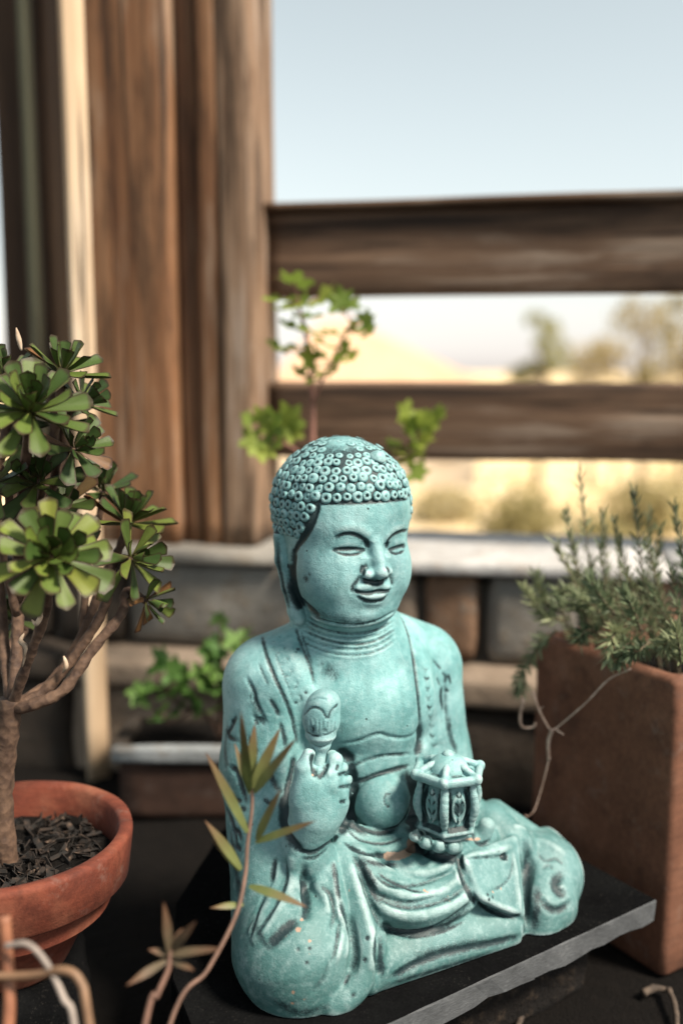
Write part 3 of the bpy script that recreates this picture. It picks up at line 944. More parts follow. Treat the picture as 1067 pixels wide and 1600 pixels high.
# ------------------------------------------------------------------ statue: head
HC = L(533, 790, 4.2)                      # centre of the cranium
def build_head():
    F = Field((HC[0] - 6.2, HC[1] - 6.6, 18.8), (HC[0] + 6.0, HC[1] + 6.0, HC[2] + 5.4), 0.06)
    cx, cyy, cz = HC
    F.ell((cx, cyy, cz), (4.55, 4.9, 4.65), 0)
    fx = cx - 0.2
    # full round face below the hairline
    fc = L(553, 872, 1.5)
    F.ell((fx - .04, cyy - 1.1, cz - 3.0), (3.95, 3.8, 4.85), 0.6)
    for s in (-1, 1):
        F.ell((fx + s * 1.72, cyy - 2.65, cz - 4.1), (2.02, 2.0, 2.45), 1.0)       # cheeks
        F.cone((cx + s * 2.9, cyy + 1.0, cz - 2.5), (cx + s * 2.3, cyy + 0.8, cz - 8.5), 1.1, 1.0, 0.4)   # side of the neck behind the ear
    F.ell((fx, cyy - 2.8, cz - 6.0), (2.2, 1.7, 1.5), 1.0)                         # chin
    F.ell((fx, cyy - 2.2, cz - 6.5), (2.8, 2.0, 1.3), 1.0)                         # full under-chin
    # neck, widening into the collar
    F.cone((cx + 0.1, cyy - .2, cz - 6.0), (cx + 0.25, cyy - 0.45, cz - 8.6), 2.75, 2.95, 0.35)
    F.cone((cx + 0.25, cyy - .45, cz - 8.6), (cx + 0.35, cyy - 0.5, cz - 10.0), 2.95, 3.25, 0.35)
    # ears: long lobes hanging to the collar
    for s in (-1, 1):
        e = [((cx + s * 4.3, cyy + 0.5, cz - 1.8), 0.45), ((cx + s * 4.15, cyy + 0.5, cz - 3.4), 0.48),
             ((cx + s * 3.8, cyy + 0.3, cz - 5.2), 0.46), ((cx + s * 3.4, cyy + 0.1, cz - 6.9), 0.5), ((cx + s * 3.2, cyy - 0.05, cz - 7.4), 0.48)]
        F.chain(e, 0.25)
        F.stroke([(cx + s * 4.7, cyy + 0.05, cz - 1.7), (cx + s * 4.65, cyy + 0.2, cz - 3.4), (cx + s * 4.3, cyy + 0.15, cz - 5.2), (cx + s * 3.9, cyy - .05, cz - 6.8)], 0.16, 0.16, 0.8, 0.2, px=False)
    # forehead / brow
    F.ell((fx, cyy - 2.5, cz - 0.8), (3.4, 2.1, 2.2), 0.8)
    # eye sockets: shallow hollows, then lids
    for pts in ([(528, 860), (548, 859), (566, 859)], [(610, 859), (622, 857), (632, 855)]):
        F.stroke(pts, 0.62, 0.16)
    # the wedge between brow and nose
    F.stroke([(575, 846), (573, 858), (571, 872)], 0.34, 0.34)
    F.stroke([(603, 848), (603, 858), (603, 872)], 0.30, 0.30)
    # upper-lid bulges
    F.stroke([(528, 853), (546, 850), (562, 853)], 0.30, -0.13)
    F.stroke([(612, 851), (622, 847), (632, 845)], 0.28, -0.12)
    # brow ridges
    F.stroke([(520, 832), (546, 824), (570, 832), (578, 846)], 0.34, -0.12)
    F.stroke([(600, 848), (604, 838), (617, 826), (633, 821)], 0.30, -0.12)
    # nose
    nb = F.hit([(588, 850)])[0]
    tip = F.hit([(593, 893)])[0]
    f = np.array([0.0, -1.0, 0.0])
    F.cone(nb + f * -0.25, tip + f * 0.25 + np.array([0, 0, .1]), 0.36, 0.50, 0.45)
    F.ell(tip + f * 0.36, (0.64, 0.5, 0.44), 0.3)
    al = L(574, 897, (tip + f * 0.05)[1]); ar = L(603, 892, (tip + f * -0.0)[1])
    F.ell(al, (0.44, 0.45, 0.34), 0.2)
    F.ell(ar, (0.38, 0.5, 0.38), 0.15)
    # mouth mound and lips
    mm = F.hit([(583, 924)])[0]
    F.ell(mm + f * -0.62, (1.35, 0.9, 0.95), 0.7)
    F.stroke([(556, 921), (568, 917), (580, 916), (585, 918), (592, 915), (602, 916), (609, 918)], 0.22, -0.17, taper=0.2)
    F.stroke([(560, 929), (570, 932), (583, 932.5), (596, 930.5), (605, 926)], 0.17, -0.14, taper=0.3)
    F.stroke([(552, 922), (558, 925), (569, 927), (580, 926.5), (588, 924), (597, 924), (605, 924), (611, 921)], 0.09, 0.20, 1.0, 0.13, taper=0.1)
    F.stroke([(556, 931), (570, 938), (584, 940), (597, 937.5), (606, 929)], 0.12, 0.13, 0.95, 0.14)
    F.stroke([(564, 900), (558, 908), (551, 918), (551, 928)], 0.16, 0.11, 0.75, 0.15)
    F.stroke([(608, 897), (612, 906), (614, 916)], 0.16, 0.10, 0.7, 0.15)
    F.stroke([(566, 905), (575, 909), (584, 911), (594, 910), (605, 903)], 0.13, 0.14, 1.0, 0.2, taper=0.1)
    F.stroke([(568, 882), (567, 890), (566, 900)], 0.13, 0.15, 1.0, 0.2)
    F.stroke([(570, 880), (573, 886), (576, 888)], 0.10, 0.08, 0.85, 0.10)
    F.stroke([(603, 883), (607, 889), (609, 896)], 0.11, 0.10, 0.8, 0.12)
    F.stroke([(588, 909), (588, 914)], 0.12, 0.08, 0.3)
    F.stroke([(566, 950), (582, 952), (596, 949)], 0.3, 0.08, 0.2)
    # eyelines
    F.stroke([(518, 860), (528, 858.5), (545, 857.5), (560, 858), (571, 860)], 0.085, 0.17, 1.0, 0.125, taper=0.12)
    F.stroke([(522, 862), (534, 865.8), (546, 867), (558, 865.5), (568, 861.5)], 0.065, 0.09, 0.9, 0.085)
    F.stroke([(606, 860), (614, 857), (624, 854), (634, 852)], 0.085, 0.16, 1.0, 0.12, taper=0.12)
    F.stroke([(608, 862), (616, 865), (624, 864), (632, 860)], 0.065, 0.09, 0.95, 0.09)
    F.stroke([(521, 842), (534, 835.5), (548, 834), (561, 838), (570, 845), (574, 854)], 0.09, 0.11, 0.9, 0.14, taper=0.3)
    F.stroke([(566, 841), (573, 847), (574, 857)], 0.12, 0.08, 0.75, 0.17)
    F.stroke([(604, 858), (604, 850), (608, 842), (617, 834), (628, 830), (637, 828)], 0.09, 0.10, 1.0, 0.125, taper=0.2)
    # crease between face and ear, temple hairline
    F.stroke([(459, 862), (457, 885), (460, 910), (468, 932), (482, 950), (498, 966)], 0.34, 0.42, 1.0, 0.42, taper=0.1)
    F.stroke([(456, 880), (462, 925), (474, 950)], 0.4, 0.1, 1.0, 0.5, taper=0.1)
    F.stroke([(498, 786), (490, 812), (478, 836), (466, 852), (459, 866)], 0.13, 0.16, 1.0, 0.22, taper=0.1)
    F.stroke([(498, 784), (530, 784), (570, 783), (610, 780), (645, 776)], 0.13, 0.16, 1.0, 0.19, taper=0.05)
    F.stroke([(645, 778), (642, 800)], 0.11, 0.10, 0.8, 0.12, taper=0.05)
    # smudges of dark wash on the cheek and under the jaw
    for x, y, w_, k_ in ((478, 905, .28, .5), (484, 897, .16, .4), (512, 850, .35, .2), (505, 862, .3, .12)):
        F.dab(x, y, w_, 0, k_)
    F.stroke([(488, 950), (504, 960), (530, 968), (556, 973), (586, 972), (610, 956)], 0.4, 0, 0.3, 0.5)
    neck_rings(F)
    return F

def neck_rings(F):
    for i in range(7):
        o = i * 6.8 * (1 + i * 0.03)
        e = i * 1.6
        jl = (0, .7, -.5, .4, -.6, .3, 0)[i]
        for dy, w_, d_, k_, ww in ((0, 0.075, 0.16 if i < 6 else 0.07, (0.8, .5, .7, .45, .75, .55, .5)[i], 0.085), (3.2, 0.11, -0.07, 0, 0)):
            F.stroke([(480 - e, 955 + o * 0.95 + dy), (498, 966 + o + jl + dy), (528, 974 + o + dy), (560, 975.5 + o - jl + dy), (590, 969 + o + dy), (616 + e * .3, 955 + o * 0.92 + dy)], w_, d_, k_, ww or None, taper=0.08)

F_head = build_head()
_tl = F_head.hit([(500, 784), (490, 812), (478, 836), (466, 852), (459, 864)]) - HC
_tl = _tl[np.argsort(_tl[:, 1])]

def scalp_mask(P):
    """1 on the hair-covered part of the head (statue frame, cm) and the height of the hairline"""
    q = P - HC
    ax = np.abs(q[:, 0] + 0.1)
    lim = np.interp(q[:, 1], [-9.0, _tl[0, 1] - 0.02] + list(_tl[:, 1]) + [_tl[-1, 1] + 0.8], [0.80, 0.80] + list(_tl[:, 2]) + [-3.9])
    return (q[:, 2] > lim).astype(float), lim

me = F_head.mesh('head')
co = np.empty(len(me.vertices) * 3, np.float32); me.vertices.foreach_get('co', co)
co = co.reshape(-1, 3) * 100
msk, _ = scalp_mask(co)
w = np.empty(len(co), np.float32); me.attributes['wash'].data.foreach_get('value', w)
q_ = co - HC
earz = (np.abs(q_[:, 0]) > 4.05) & (q_[:, 2] < -1.6) & (q_[:, 1] < 1.2)
msk = np.where(earz, 0, msk)
w = np.maximum(w, 0.66 * msk * np.clip((4.75 - q_[:, 2]) / 1.4, 0.15, 1))
me.attributes['wash'].data.foreach_set('value', w.astype(np.float32))
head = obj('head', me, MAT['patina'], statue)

def curl_mesh(hole=True, sd=0):
    prof = [(0.0, 0.03, 1.0), (0.06, 0.05, 1.0), (0.115, 0.17, 0.35), (0.225, 0.225, 0.0), (0.355, 0.13, 0.0), (0.42, -0.10, 0.7)] if hole else [(0.0, 0.20, 0.3), (0.05, 0.19, 0.45), (0.12, 0.225, 0.1), (0.235, 0.215, 0.0), (0.355, 0.12, 0.0), (0.42, -0.10, 0.7)]
    rc = random.Random(sd)
    seg = 12
    V, Fc, Wt = [], [], []
    for i, (r, z, wv) in enumerate(prof):
        for k in range(seg):
            a = 2 * math.pi * k / seg
            j = 1 + rc.uniform(-.07, .07)
            V.append((r * j * math.cos(a) * 0.01 + (0.0006 if i < 2 else 0), r * j * math.sin(a) * 0.01, (z + rc.uniform(-.02, .02)) * 0.01)); Wt.append(wv)
    for i in range(len(prof) - 1):
        for k in range(seg):
            k2 = (k + 1) % seg
            Fc.append((i * seg + k, i * seg + k2, (i + 1) * seg + k2, (i + 1) * seg + k))
    me = mesh_from(V, Fc, 'hair_curl')
    a_ = me.attributes.new('wash', 'FLOAT', 'POINT'); a_.data.foreach_set('value', Wt)
    me.attributes.new('chip', 'FLOAT', 'POINT')
    wv_ = me.attributes.new('wear', 'FLOAT', 'POINT'); wv_.data.foreach_set('value', [0.075 if 2 < i < 4 else 0.0 for i in range(len(prof)) for k in range(seg)])
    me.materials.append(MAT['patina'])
    return me
CURL = [curl_mesh(True, 0), curl_mesh(True, 1), curl_mesh(True, 2), curl_mesh(False, 3), curl_mesh(True, 4)]
rnd = random.Random(5)
def grad(F, p):
    e = 0.08
    g = np.array([F.sample(np.array([p + np.eye(3)[k] * e]))[0] - F.sample(np.array([p - np.eye(3)[k] * e]))[0] for k in range(3)])
    return g / (np.linalg.norm(g) + 1e-9)
def put_curls():
    n = 0
    row = 0
    el = -0.02
    R = 4.7
    phis = []
    # rows round the cranium from the hairline up
    th = math.radians(13.8)
    while th < math.radians(80):
        cnt = max(5, int(2 * math.pi * R * math.cos(th) / 0.63))
        for k in range(cnt):
            a = 2 * math.pi * (k + 0.5 * (row % 2)) / cnt
            phis.append((a, th))
        th += math.radians(7.2 if row < 5 else 7.8)
        row += 1
    # temples and sides below the hairline
    th, row = math.radians(5.6), 1
    while th > math.radians(-56):
        cnt = int(2 * math.pi * R * max(0.55, math.cos(th)) / 0.65)
        for k in range(cnt):
            a = 2 * math.pi * (k + 0.5 * (row % 2)) / cnt
            phis.append((a, th))
        th -= math.radians(7.6)
        row += 1
    for a, th in phis:
        d = np.array([math.sin(a) * math.cos(th), -math.cos(a) * math.cos(th), math.sin(th)])
        # march from outside to the surface
        t = 7.0
        for _ in range(90):
            v = F_head.sample(np.array([HC + d * t]))[0]
            if v < 0.01: break
            t -= min(max(0.02, v * 0.8), 0.12)
        p = HC + d * t
        m, lim = scalp_mask(p[None])
        if p[2] - HC[2] < lim[0] + 0.24: continue
        if d[2] < -0.25 and d[1] > 0.6: continue
        if p[2] < HC[2] - 3.5 or (abs(p[0] - HC[0]) > 4.1 and p[2] < HC[2] - 1.9 and p[1] < HC[1] + 1.1): continue
        nrm = grad(F_head, p)
        vdir = CAM_L - p
        vdir = vdir / np.linalg.norm(vdir)
        if nrm @ vdir < -0.45: continue
        if th > 0.9 and rnd.random() < 0.12: continue
        o = bpy.data.objects.new('hair_curl', CURL[rnd.choice((0, 1, 2, 4, 0, 3, 3)) if th < 0.8 else rnd.choice((3, 3, 0))])
        z = Vector(nrm)
        rot = z.to_track_quat('Z', 'Y').to_matrix().to_4x4()
        s = rnd.uniform(0.72, 1.00) * (1.0 if th < 0.75 else 0.86)
        flat = rnd.uniform(0.55, 0.9) * max(0.25, 1 - 0.9 * max(0, (th - 0.42)) / 0.75)
        sx = s * rnd.uniform(0.92, 1.08)
        p2 = p + nrm * rnd.uniform(-0.02, 0.03) + np.array([rnd.uniform(-.09, .09), 0, rnd.uniform(-.08, .08)])
        o.matrix_local = Matrix.Translation(Vector(p2) * 0.01) @ rot @ Matrix.Rotation(rnd.uniform(0, 6.28), 4, 'Z') @ Matrix.Diagonal((sx, s, flat, 1))
        link(o, head)
        n += 1
    print('curls', n)
put_curls()
# small topknot knob on the crown
Fk = Field((-1.2, -1.2, -1.0), (1.2, 1.2, 1.2), 0.06)
Fk.ell((0, 0, 0), (0.62, 0.55, 0.40), 0)
Fk.ell((0.0, 0, 0.22), (0.40, 0.36, 0.26), 0.2)
Fk.stroke([(-.6, -.1, .0), (-.3, -.52, .02), (.2, -.55, .02), (.6, -.15, .0)], 0.1, 0.06, 0.9, 0.12, px=False)
kp = F_head.hit([(590, 716)])[0]
ko = obj('topknot', Fk.mesh('topknot'), MAT['patina'], head)
ko.matrix_local = Matrix.Translation(Vector(kp) * 0.01) @ Vector(grad(F_head, kp)).to_track_quat('Z', 'Y').to_matrix().to_4x4()
# ------------------------------------------------------------------ statue: body
def build_body():
    F = Field((-13.2, -10.5, -0.4), (15.0, 10.5, 21.5), 0.09)
    def S(px, py, yl, rp):
        p = L(px, py, yl)
        return (p, rp * pxs(p))
    def cc(a, b, k=0.8):
        (p, r), (q, r2) = S(*a), S(*b)
        F.cone(p, q, r, r2, k)
    def el(px, py, yl, r, k=0.6, rot=None, cut=False):
        F.ell(L(px, py, yl), r, k, rot, cut)
    # trunk
    el(560, 1085, 4.6, (5.4, 3.9, 4.6), 0)
    el(575, 1200, 3.9, (5.0, 4.3, 4.8), 1.2)
    el(585, 1320, 3.2, (6.6, 5.2, 4.6), 1.2)
    cc((545, 985, 4.6, 66), (552, 1040, 4.6, 95), 0.8)
    cc((550, 1018, 4.0, 84), (556, 1050, 4.4, 104), 1.6)
    el(563, 1098, 4.1, (5.0, 4.35, 4.8), 1.6)
    # shoulders and upper arms
    cc((428, 1062, 5.6, 70), (520, 1020, 5.0, 70), 1.0)
    cc((655, 1034, 5.2, 60), (580, 1012, 5.0, 66), 1.0)
    cc((424, 1075, 5.4, 72), (418, 1200, 4.6, 69), 1.0)
    cc((418, 1200, 4.6, 69), (430, 1330, 2.6, 66), 0.8)
    cc((657, 1050, 5.0, 62), (668, 1180, 4.4, 62), 0.8)
    cc((668, 1180, 4.4, 62), (708, 1300, 2.0, 52), 0.8)
    # pectorals
    el(545, 1112, 1.3, (2.4, 1.3, 1.9), 1.6)
    el(612, 1110, 1.15, (2.1, 1.3, 1.9), 1.6)
    # belly rolls and belly
    cc((545, 1190, 1.3, 22), (650, 1172, 0.9, 20), 0.5)
    el(597, 1253, -0.2, (1.93, 1.8, 1.93), 0.12)
    # base: the seat and the lap
    F.ell((0.8, 1.6, 1.5), (8.6, 7.2, 3.0), 0.6)
    el(640, 1400, -1.0, (6.0, 4.2, 2.6), 0.8)
    # thighs, knees
    cc((520, 1360, 1.4, 75), (460, 1488, -3.0, 84), 1.2)
    cc((460, 1485, -3.0, 84), (470, 1530, -3.4, 68), 0.6)
    cc((710, 1350, 1.6, 62), (845, 1365, -1.6, 56), 1.0)
    cc((848, 1366, -1.6, 56), (846, 1410, -3.6, 48), 0.6)
    cc((846, 1410, -3.6, 46), (838, 1440, -4.4, 34), 0.6)
    cc((434, 1290, 2.4, 72), (452, 1480, -1.4, 82), 0.6)
    # the shin that lies across the front
    cc((560, 1512, -4.6, 40), (780, 1446, -4.2, 38), 0.5)
    cc((560, 1546, -4.8, 20), (800, 1468, -4.4, 16), 0.4)
    # sleeve that falls from the raised forearm
    cc((430, 1330, 1.6, 50), (480, 1335, -1.6, 40), 0.5)
    # forearm and fist of the raised hand
    cc((478, 1318, -1.8, 34), (492, 1272, -2.4, 38), 0.5)
    el(500, 1248, -2.5, (1.95, 1.45, 2.3), 0.35)
    cc((474, 1250, -2.5, 20), (475, 1200, -2.5, 14), 0.3)        # thumb side
    cc((475, 1200, -2.5, 13), (483, 1178, -2.5, 9.5), 0.12)
    cc((515, 1225, -3.2, 18), (524, 1188, -2.9, 11.5), 0.2)       # forefinger
    cc((524, 1188, -2.9, 11.5), (519, 1182, -2.4, 10), 0.1)
    for (x, y, r) in ((535, 1200, 9.5), (541, 1219, 10), (543, 1240, 10)):
        cc((x - 20, y + 10, -3.2, r + 2), (x - 2, y, -2.9, r), 0.08)
        cc((x - 2, y, -2.9, r), (x + 1, y - 1, -2.0, r * 0.85), 0.05)
    # hand below the lantern
    for (x, y, r) in ((648, 1303, 9), (664, 1313, 10), (684, 1318, 10.5), (706, 1320, 11)):
        cc((x, y + 2, -4.6, r), (x + 10, y + 6, -2.4, r + 1), 0.08)
        cc((x, y + 2, -4.6, r * 1.02), (x + 2, y - 4, -4.4, r * 0.85), 0.08)
    cc((712, 1324, -2.8, 20), (752, 1312, -1.4, 24), 0.3)
    cc((748, 1318, -2.4, 15), (760, 1290, -2.6, 12), 0.25)        # thumb
    # sash below the belly
    for i, (dy, r, y0) in enumerate(((0, 12, -1.0), (20, 13, -1.6))):
        cc((533, 1284 + dy * 1.2, y0 + .7, r), (570, 1306 + dy, y0 - .2, r), 0.25)
        cc((570, 1306 + dy, y0 - .2, r), (610, 1309 + dy * 0.8, y0 - .4, r), 0.25)
        cc((610, 1309 + dy * 0.8, y0 - .4, r), (648, 1284 + dy, y0 + .3, r), 0.25)
    # drapery swags over the lap
    sw = [
        ([(556, 1345, -2.2), (588, 1383, -3.6), (640, 1402, -4.1), (700, 1385, -4.0), (735, 1350, -3.4)], 26),
        ([(566, 1375, -2.8), (600, 1413, -4.2), (650, 1424, -4.7), (705, 1408, -4.6), (738, 1380, -4.0)], 24),
        ([(600, 1340, -2.0), (640, 1362, -3.0), (690, 1352, -3.2), (715, 1335, -2.8)], 24),
    ]
    for pts, r in sw:
        q = catmull(pts, 4)
        for a, b in zip(q[:-1], q[1:]):
            cc((a[0], a[1], a[2], r), (b[0], b[1], b[2], r), 0.22)
    # hem of the robe falling beside the right knee: three long vertical folds
    for pts, r in (([(530, 1335, -1.6), (545, 1390, -3.4), (566, 1460, -5.2), (560, 1530, -6.0), (520, 1570, -6.0)], 20),
                   ([(545, 1335, -1.6), (572, 1400, -3.6), (586, 1470, -5.2), (578, 1535, -5.8)], 15),
                   ([(500, 1340, -1.8), (512, 1390, -3.2), (520, 1430, -4.2)], 22),
                   ([(462, 1330, -1.2), (458, 1390, -2.4), (420, 1450, -3.0), (395, 1480, -2.6)], 17),
                   ([(440, 1330, -0.6), (438, 1380, -1.4), (405, 1440, -2.0)], 17)):
        q = catmull(pts, 4)
        for a, b in zip(q[:-1], q[1:]):
            cc((a[0], a[1], a[2], r), (b[0], b[1], b[2], r), 0.3)
    cc((765, 1290, 0.2, 34), (800, 1322, -1.6, 30), 0.6)
    cc((772, 1275, 1.4, 24), (830, 1300, 0.2, 12), 0.5)
    # sleeve of the other arm: pointed flap lying over the lap and the shin
    quad = [(724, 1342), (802, 1312), (812, 1428), (748, 1400)]
    cells = []
    for u in np.linspace(0, 1, 9):
        for v in np.linspace(0, 1, 11):
            a = np.array(quad[0]) * (1 - u) + np.array(quad[1]) * u
            b = np.array(quad[3]) * (1 - u) + np.array(quad[2]) * u
            cells.append(tuple(a * (1 - v) + b * v))
    ch = F.hit(quad)
    vd = [(CAM_L - p) / np.linalg.norm(CAM_L - p) for p in ch]
    ch = [p + v_ * 0.12 for p, v_ in zip(ch, vd)]
    for u in np.linspace(0, 1, 15):
        for v in np.linspace(0, 1, 17):
            a = ch[0] * (1 - u) + ch[1] * u
            b = ch[3] * (1 - u) + ch[2] * u
            p = a * (1 - v) + b * v
            F.cone(p, p, 0.26, 0.26, 0.3)
    # left knee: bunched cloth
    cc((855, 1330, -0.2, 34), (880, 1372, -0.6, 26), 0.5)
    cc((838, 1414, -4.4, 30), (872, 1418, -3.2, 24), 0.4)
    cc((834, 1452, -4.8, 18), (866, 1446, -3.6, 16), 0.3)
    F.stroke([(880, 1362), (868, 1378), (872, 1392), (885, 1396)], 0.3, 0.45, 0.85, 0.38)
    F.stroke([(893, 1408), (872, 1422), (856, 1418), (842, 1402)], 0.22, 0.30, 0.8, 0.26)
    F.stroke([(822, 1310), (826, 1350), (820, 1400), (822, 1450), (818, 1470)], 0.34, 0.42, 0.6, 0.42, taper=0.15)
    F.stroke([(838, 1330), (850, 1345), (868, 1342), (880, 1352)], 0.12, 0.1, 0.5, 0.15)
    F.stroke([(845, 1360), (856, 1352), (866, 1362)], 0.12, 0.1, 0.4, 0.15)

    # ------------------------------------------------ engraved lines
    G = F.stroke
    neck_rings(F)
    # raised folds
    for pts, w_, d_ in (([(456, 1336), (456, 1375), (440, 1415), (412, 1450), (392, 1474)], .42, -.34),
                        ([(436, 1345), (432, 1385), (410, 1430), (388, 1460)], .34, -.26),
                        ([(492, 1375), (506, 1400), (512, 1432)], .42, -.30),
                        ([(520, 1340), (524, 1375), (528, 1405), (540, 1450), (540, 1500)], .30, -.26),
                        ([(548, 1345), (558, 1385), (570, 1425), (582, 1470), (580, 1520)], .34, -.34),
                        ([(534, 1420), (534, 1460), (526, 1500)], .26, -.2),
                        ([(560, 1332), (590, 1352), (630, 1366), (680, 1362), (708, 1345)], .30, -.26),
                        ([(566, 1352), (592, 1380), (636, 1400), (690, 1392), (722, 1366)], .30, -.26),
                        ([(574, 1388), (600, 1418), (644, 1432), (700, 1418), (738, 1392)], .38, -.34),
                        ([(712, 1352), (720, 1378), (735, 1395)], .26, -.2),
                        ([(730, 1338), (765, 1332), (800, 1322)], .22, -.16),
                        ([(800, 1330), (808, 1380), (812, 1424)], .2, -.18),
                        ([(752, 1402), (780, 1416), (810, 1426)], .2, -.18),
                        ([(830, 1312), (856, 1318), (884, 1336)], .34, -.2),
                        ([(800, 1290), (820, 1296), (832, 1308)], .26, -.2)):
        G(pts, w_, d_, taper=0.2)
    for pts, w_, d_ in (([(446, 1340), (446, 1380), (424, 1425), (400, 1462)], .15, .24),
                        ([(474, 1352), (478, 1395), (482, 1430)], .22, .3),
                        ([(584, 1366), (612, 1384), (660, 1380), (706, 1362)], .14, .2),
                        ([(572, 1370), (596, 1404), (640, 1418), (700, 1404), (734, 1378)], .15, .24)):
        G(pts, w_, d_, 0.8, w_)
    # lapels
    G([(441, 985), (455, 1020), (475, 1070), (490, 1105), (497, 1130)], 0.75, -0.22, taper=0.05)
    G([(409, 988), (413, 1010), (421, 1036), (434, 1068), (448, 1098), (458, 1128), (465, 1165)], 0.10, 0.20, 1.0, 0.12, taper=0.1)
    G([(462, 980), (468, 1000), (476, 1020), (485, 1042), (491, 1070)], 0.085, 0.16, 0.95, 0.10, taper=0.1)
    G([(470, 985), (478, 1010), (488, 1040)], 0.07, 0.08, 0.6, 0.09)
    G([(640, 965), (662, 1030), (676, 1100), (680, 1165)], 0.8, -0.18, taper=0.05)
    G([(617, 950), (631, 972), (641, 1003), (648, 1045), (653, 1085), (656, 1120), (655, 1150), (648, 1178)], 0.11, 0.24, 1.0, 0.13, taper=0.08)
    G([(654, 1130), (656, 1160), (650, 1182)], 0.3, 0.25, 0.9, 0.3, taper=0.2)
    G([(694, 1050), (696, 1080), (697, 1110), (702, 1150), (712, 1178)], 0.13, 0.2, 0.7, 0.14)
    for pts in ([(676, 1030), (684, 1040), (690, 1046)], [(690, 1050), (696, 1058), (694, 1068)], [(694, 1076), (702, 1082)], [(682, 1058), (688, 1072)]):
        G(pts, 0.09, 0.12, 0.85, 0.10)
    # beads along the lapels
    for (x, y) in ((432, 998), (438, 1015), (444, 1032), (450, 1050), (458, 1070), (464, 1092)):
        p = F.hit([(x, y)])[0]
        ring = [p + np.array([math.cos(t) * 0.27, -0.05, math.sin(t) * 0.27]) for t in np.linspace(0, 6.28, 9)]
        G(ring, 0.075, 0.07, 0.42, 0.08, px=False, taper=0, sm=2)
    G([(424, 1000), (436, 1036), (448, 1066), (462, 1104)], 0.06, 0.05, 0.5, 0.07)
    for (x, y) in ((466, 1014), (462, 1098), (478, 1082)):
        F.dab(x, y, 0.12, 0.06, 0.9)
    for i in range(9):
        y = 1042 + i * 15
        x = 664 + i * 1.6
        G([(x - 4, y), (x + 1, y + 4), (x + 6, y + 1)], 0.07, 0.07, 0.55 + 0.35 * (i % 3 == 1), 0.08)
        G([(x - 2, y + 6), (x + 3, y + 9)], 0.06, 0.06, 0.5, 0.07)
    # folds on the right sleeve
    G([(385, 1058), (396, 1080), (402, 1102), (418, 1132)], 0.12, 0.22, 0.95, 0.13)
    G([(404, 1036), (412, 1055), (419, 1070)], 0.08, 0.10, 0.7, 0.09)
    G([(421, 1092), (430, 1106), (437, 1120)], 0.12, 0.18, 0.9, 0.14)
    G([(437, 1128), (444, 1150), (447, 1172)], 0.13, 0.18, 0.9, 0.14)
    G([(370, 1118), (362, 1134), (356, 1150), (372, 1158)], 0.14, 0.2, 0.9, 0.17)
    G([(358, 1198), (370, 1206), (377, 1228), (384, 1256)], 0.16, 0.25, 0.9, 0.2)
    G([(410, 1180), (424, 1215), (440, 1240)], 0.16, 0.22, 0.8, 0.2)
    G([(352, 1262), (364, 1290), (370, 1330)], 0.16, 0.2, 0.8, 0.2)
    G([(392, 1080), (390, 1095)], 0.07, 0.06, 0.5, 0.08)
    for (x, y, w_) in ((365, 1128, .18), (384, 1290, .18), (408, 1225, .16)):
        F.dab(x, y, w_, 0.14, 0.85)
    for pts in ([(396, 1118), (402, 1124), (410, 1124), (413, 1134)], [(399, 1124), (404, 1133)], [(406, 1120), (408, 1130)],
                [(362, 1240), (368, 1250), (378, 1252)], [(374, 1262), (384, 1266)], [(362, 1296), (372, 1300), (376, 1314)], [(368, 1318), (376, 1330)],
                [(412, 1246), (420, 1254), (430, 1252)], [(388, 1150), (394, 1168), (402, 1180)], [(376, 1176), (384, 1192)]):
        G(pts, 0.14, 0.16, 0.9, 0.15)
    G([(446, 1240), (444, 1275), (452, 1305), (470, 1330)], 0.22, 0.3, 0.95, 0.32, taper=0.1)
    # around the fist
    G([(460, 1182), (456, 1205), (450, 1230), (448, 1260)], 0.16, 0.2, 0.9, 0.22, taper=0.1)
    G([(488, 1178), (489, 1196), (493, 1214)], 0.15, 0.32, 1.0, 0.19, taper=0.1)
    G([(511, 1192), (506, 1206), (497, 1216)], 0.13, 0.26, 1.0, 0.16, taper=0.1)
    F.dab(488, 1211, 0.12, 0, 0, 0.9)
    for a in ([(527, 1211), (536, 1209), (546, 1209)], [(528, 1231), (538, 1229), (550, 1229)], [(530, 1253), (542, 1252)], [(528, 1194), (526, 1204)]):
        G(a, 0.085, 0.2, 0.95, 0.11)
    G([(547, 1190), (552, 1215), (553, 1245), (546, 1275), (530, 1305)], 0.2, 0.25, 1.0, 0.3, taper=0.1)
    G([(530, 1170), (540, 1178), (552, 1192)], 0.25, 0.2, 1.0, 0.34)
    G([(466, 1328), (490, 1332), (515, 1316), (528, 1305)], 0.13, 0.2, 1.0, 0.16, taper=0.1)
    G([(470, 1342), (494, 1340), (512, 1326)], 0.10, 0.12, 0.7, 0.12)
    # chest and belly
    G([(533, 1162), (548, 1160), (566, 1156), (582, 1149), (594, 1147), (612, 1152), (632, 1153), (646, 1148), (654, 1136)], 0.12, 0.17, 0.6, 0.12, taper=0.2)
    G([(549, 1200), (562, 1192), (584, 1184), (608, 1180), (642, 1178)], 0.10, 0.16, 0.85, 0.11, taper=0.1)
    G([(551, 1222), (566, 1219), (584, 1212), (606, 1205), (640, 1196)], 0.12, 0.2, 0.95, 0.16, taper=0.1)
    G([(552, 1226), (549, 1250), (555, 1280), (575, 1297), (600, 1300), (625, 1288), (640, 1262), (642, 1228), (634, 1204)], 0.17, 0.22, 0.95, 0.2, taper=0.06)
    G([(642, 1210), (648, 1240), (646, 1270), (640, 1290)], 0.35, 0.25, 1.0, 0.42, taper=0.1)
    G([(611, 1240), (603, 1241), (600, 1249), (602, 1257), (607, 1261)], 0.06, 0.07, 0.8, 0.065, taper=0.1)
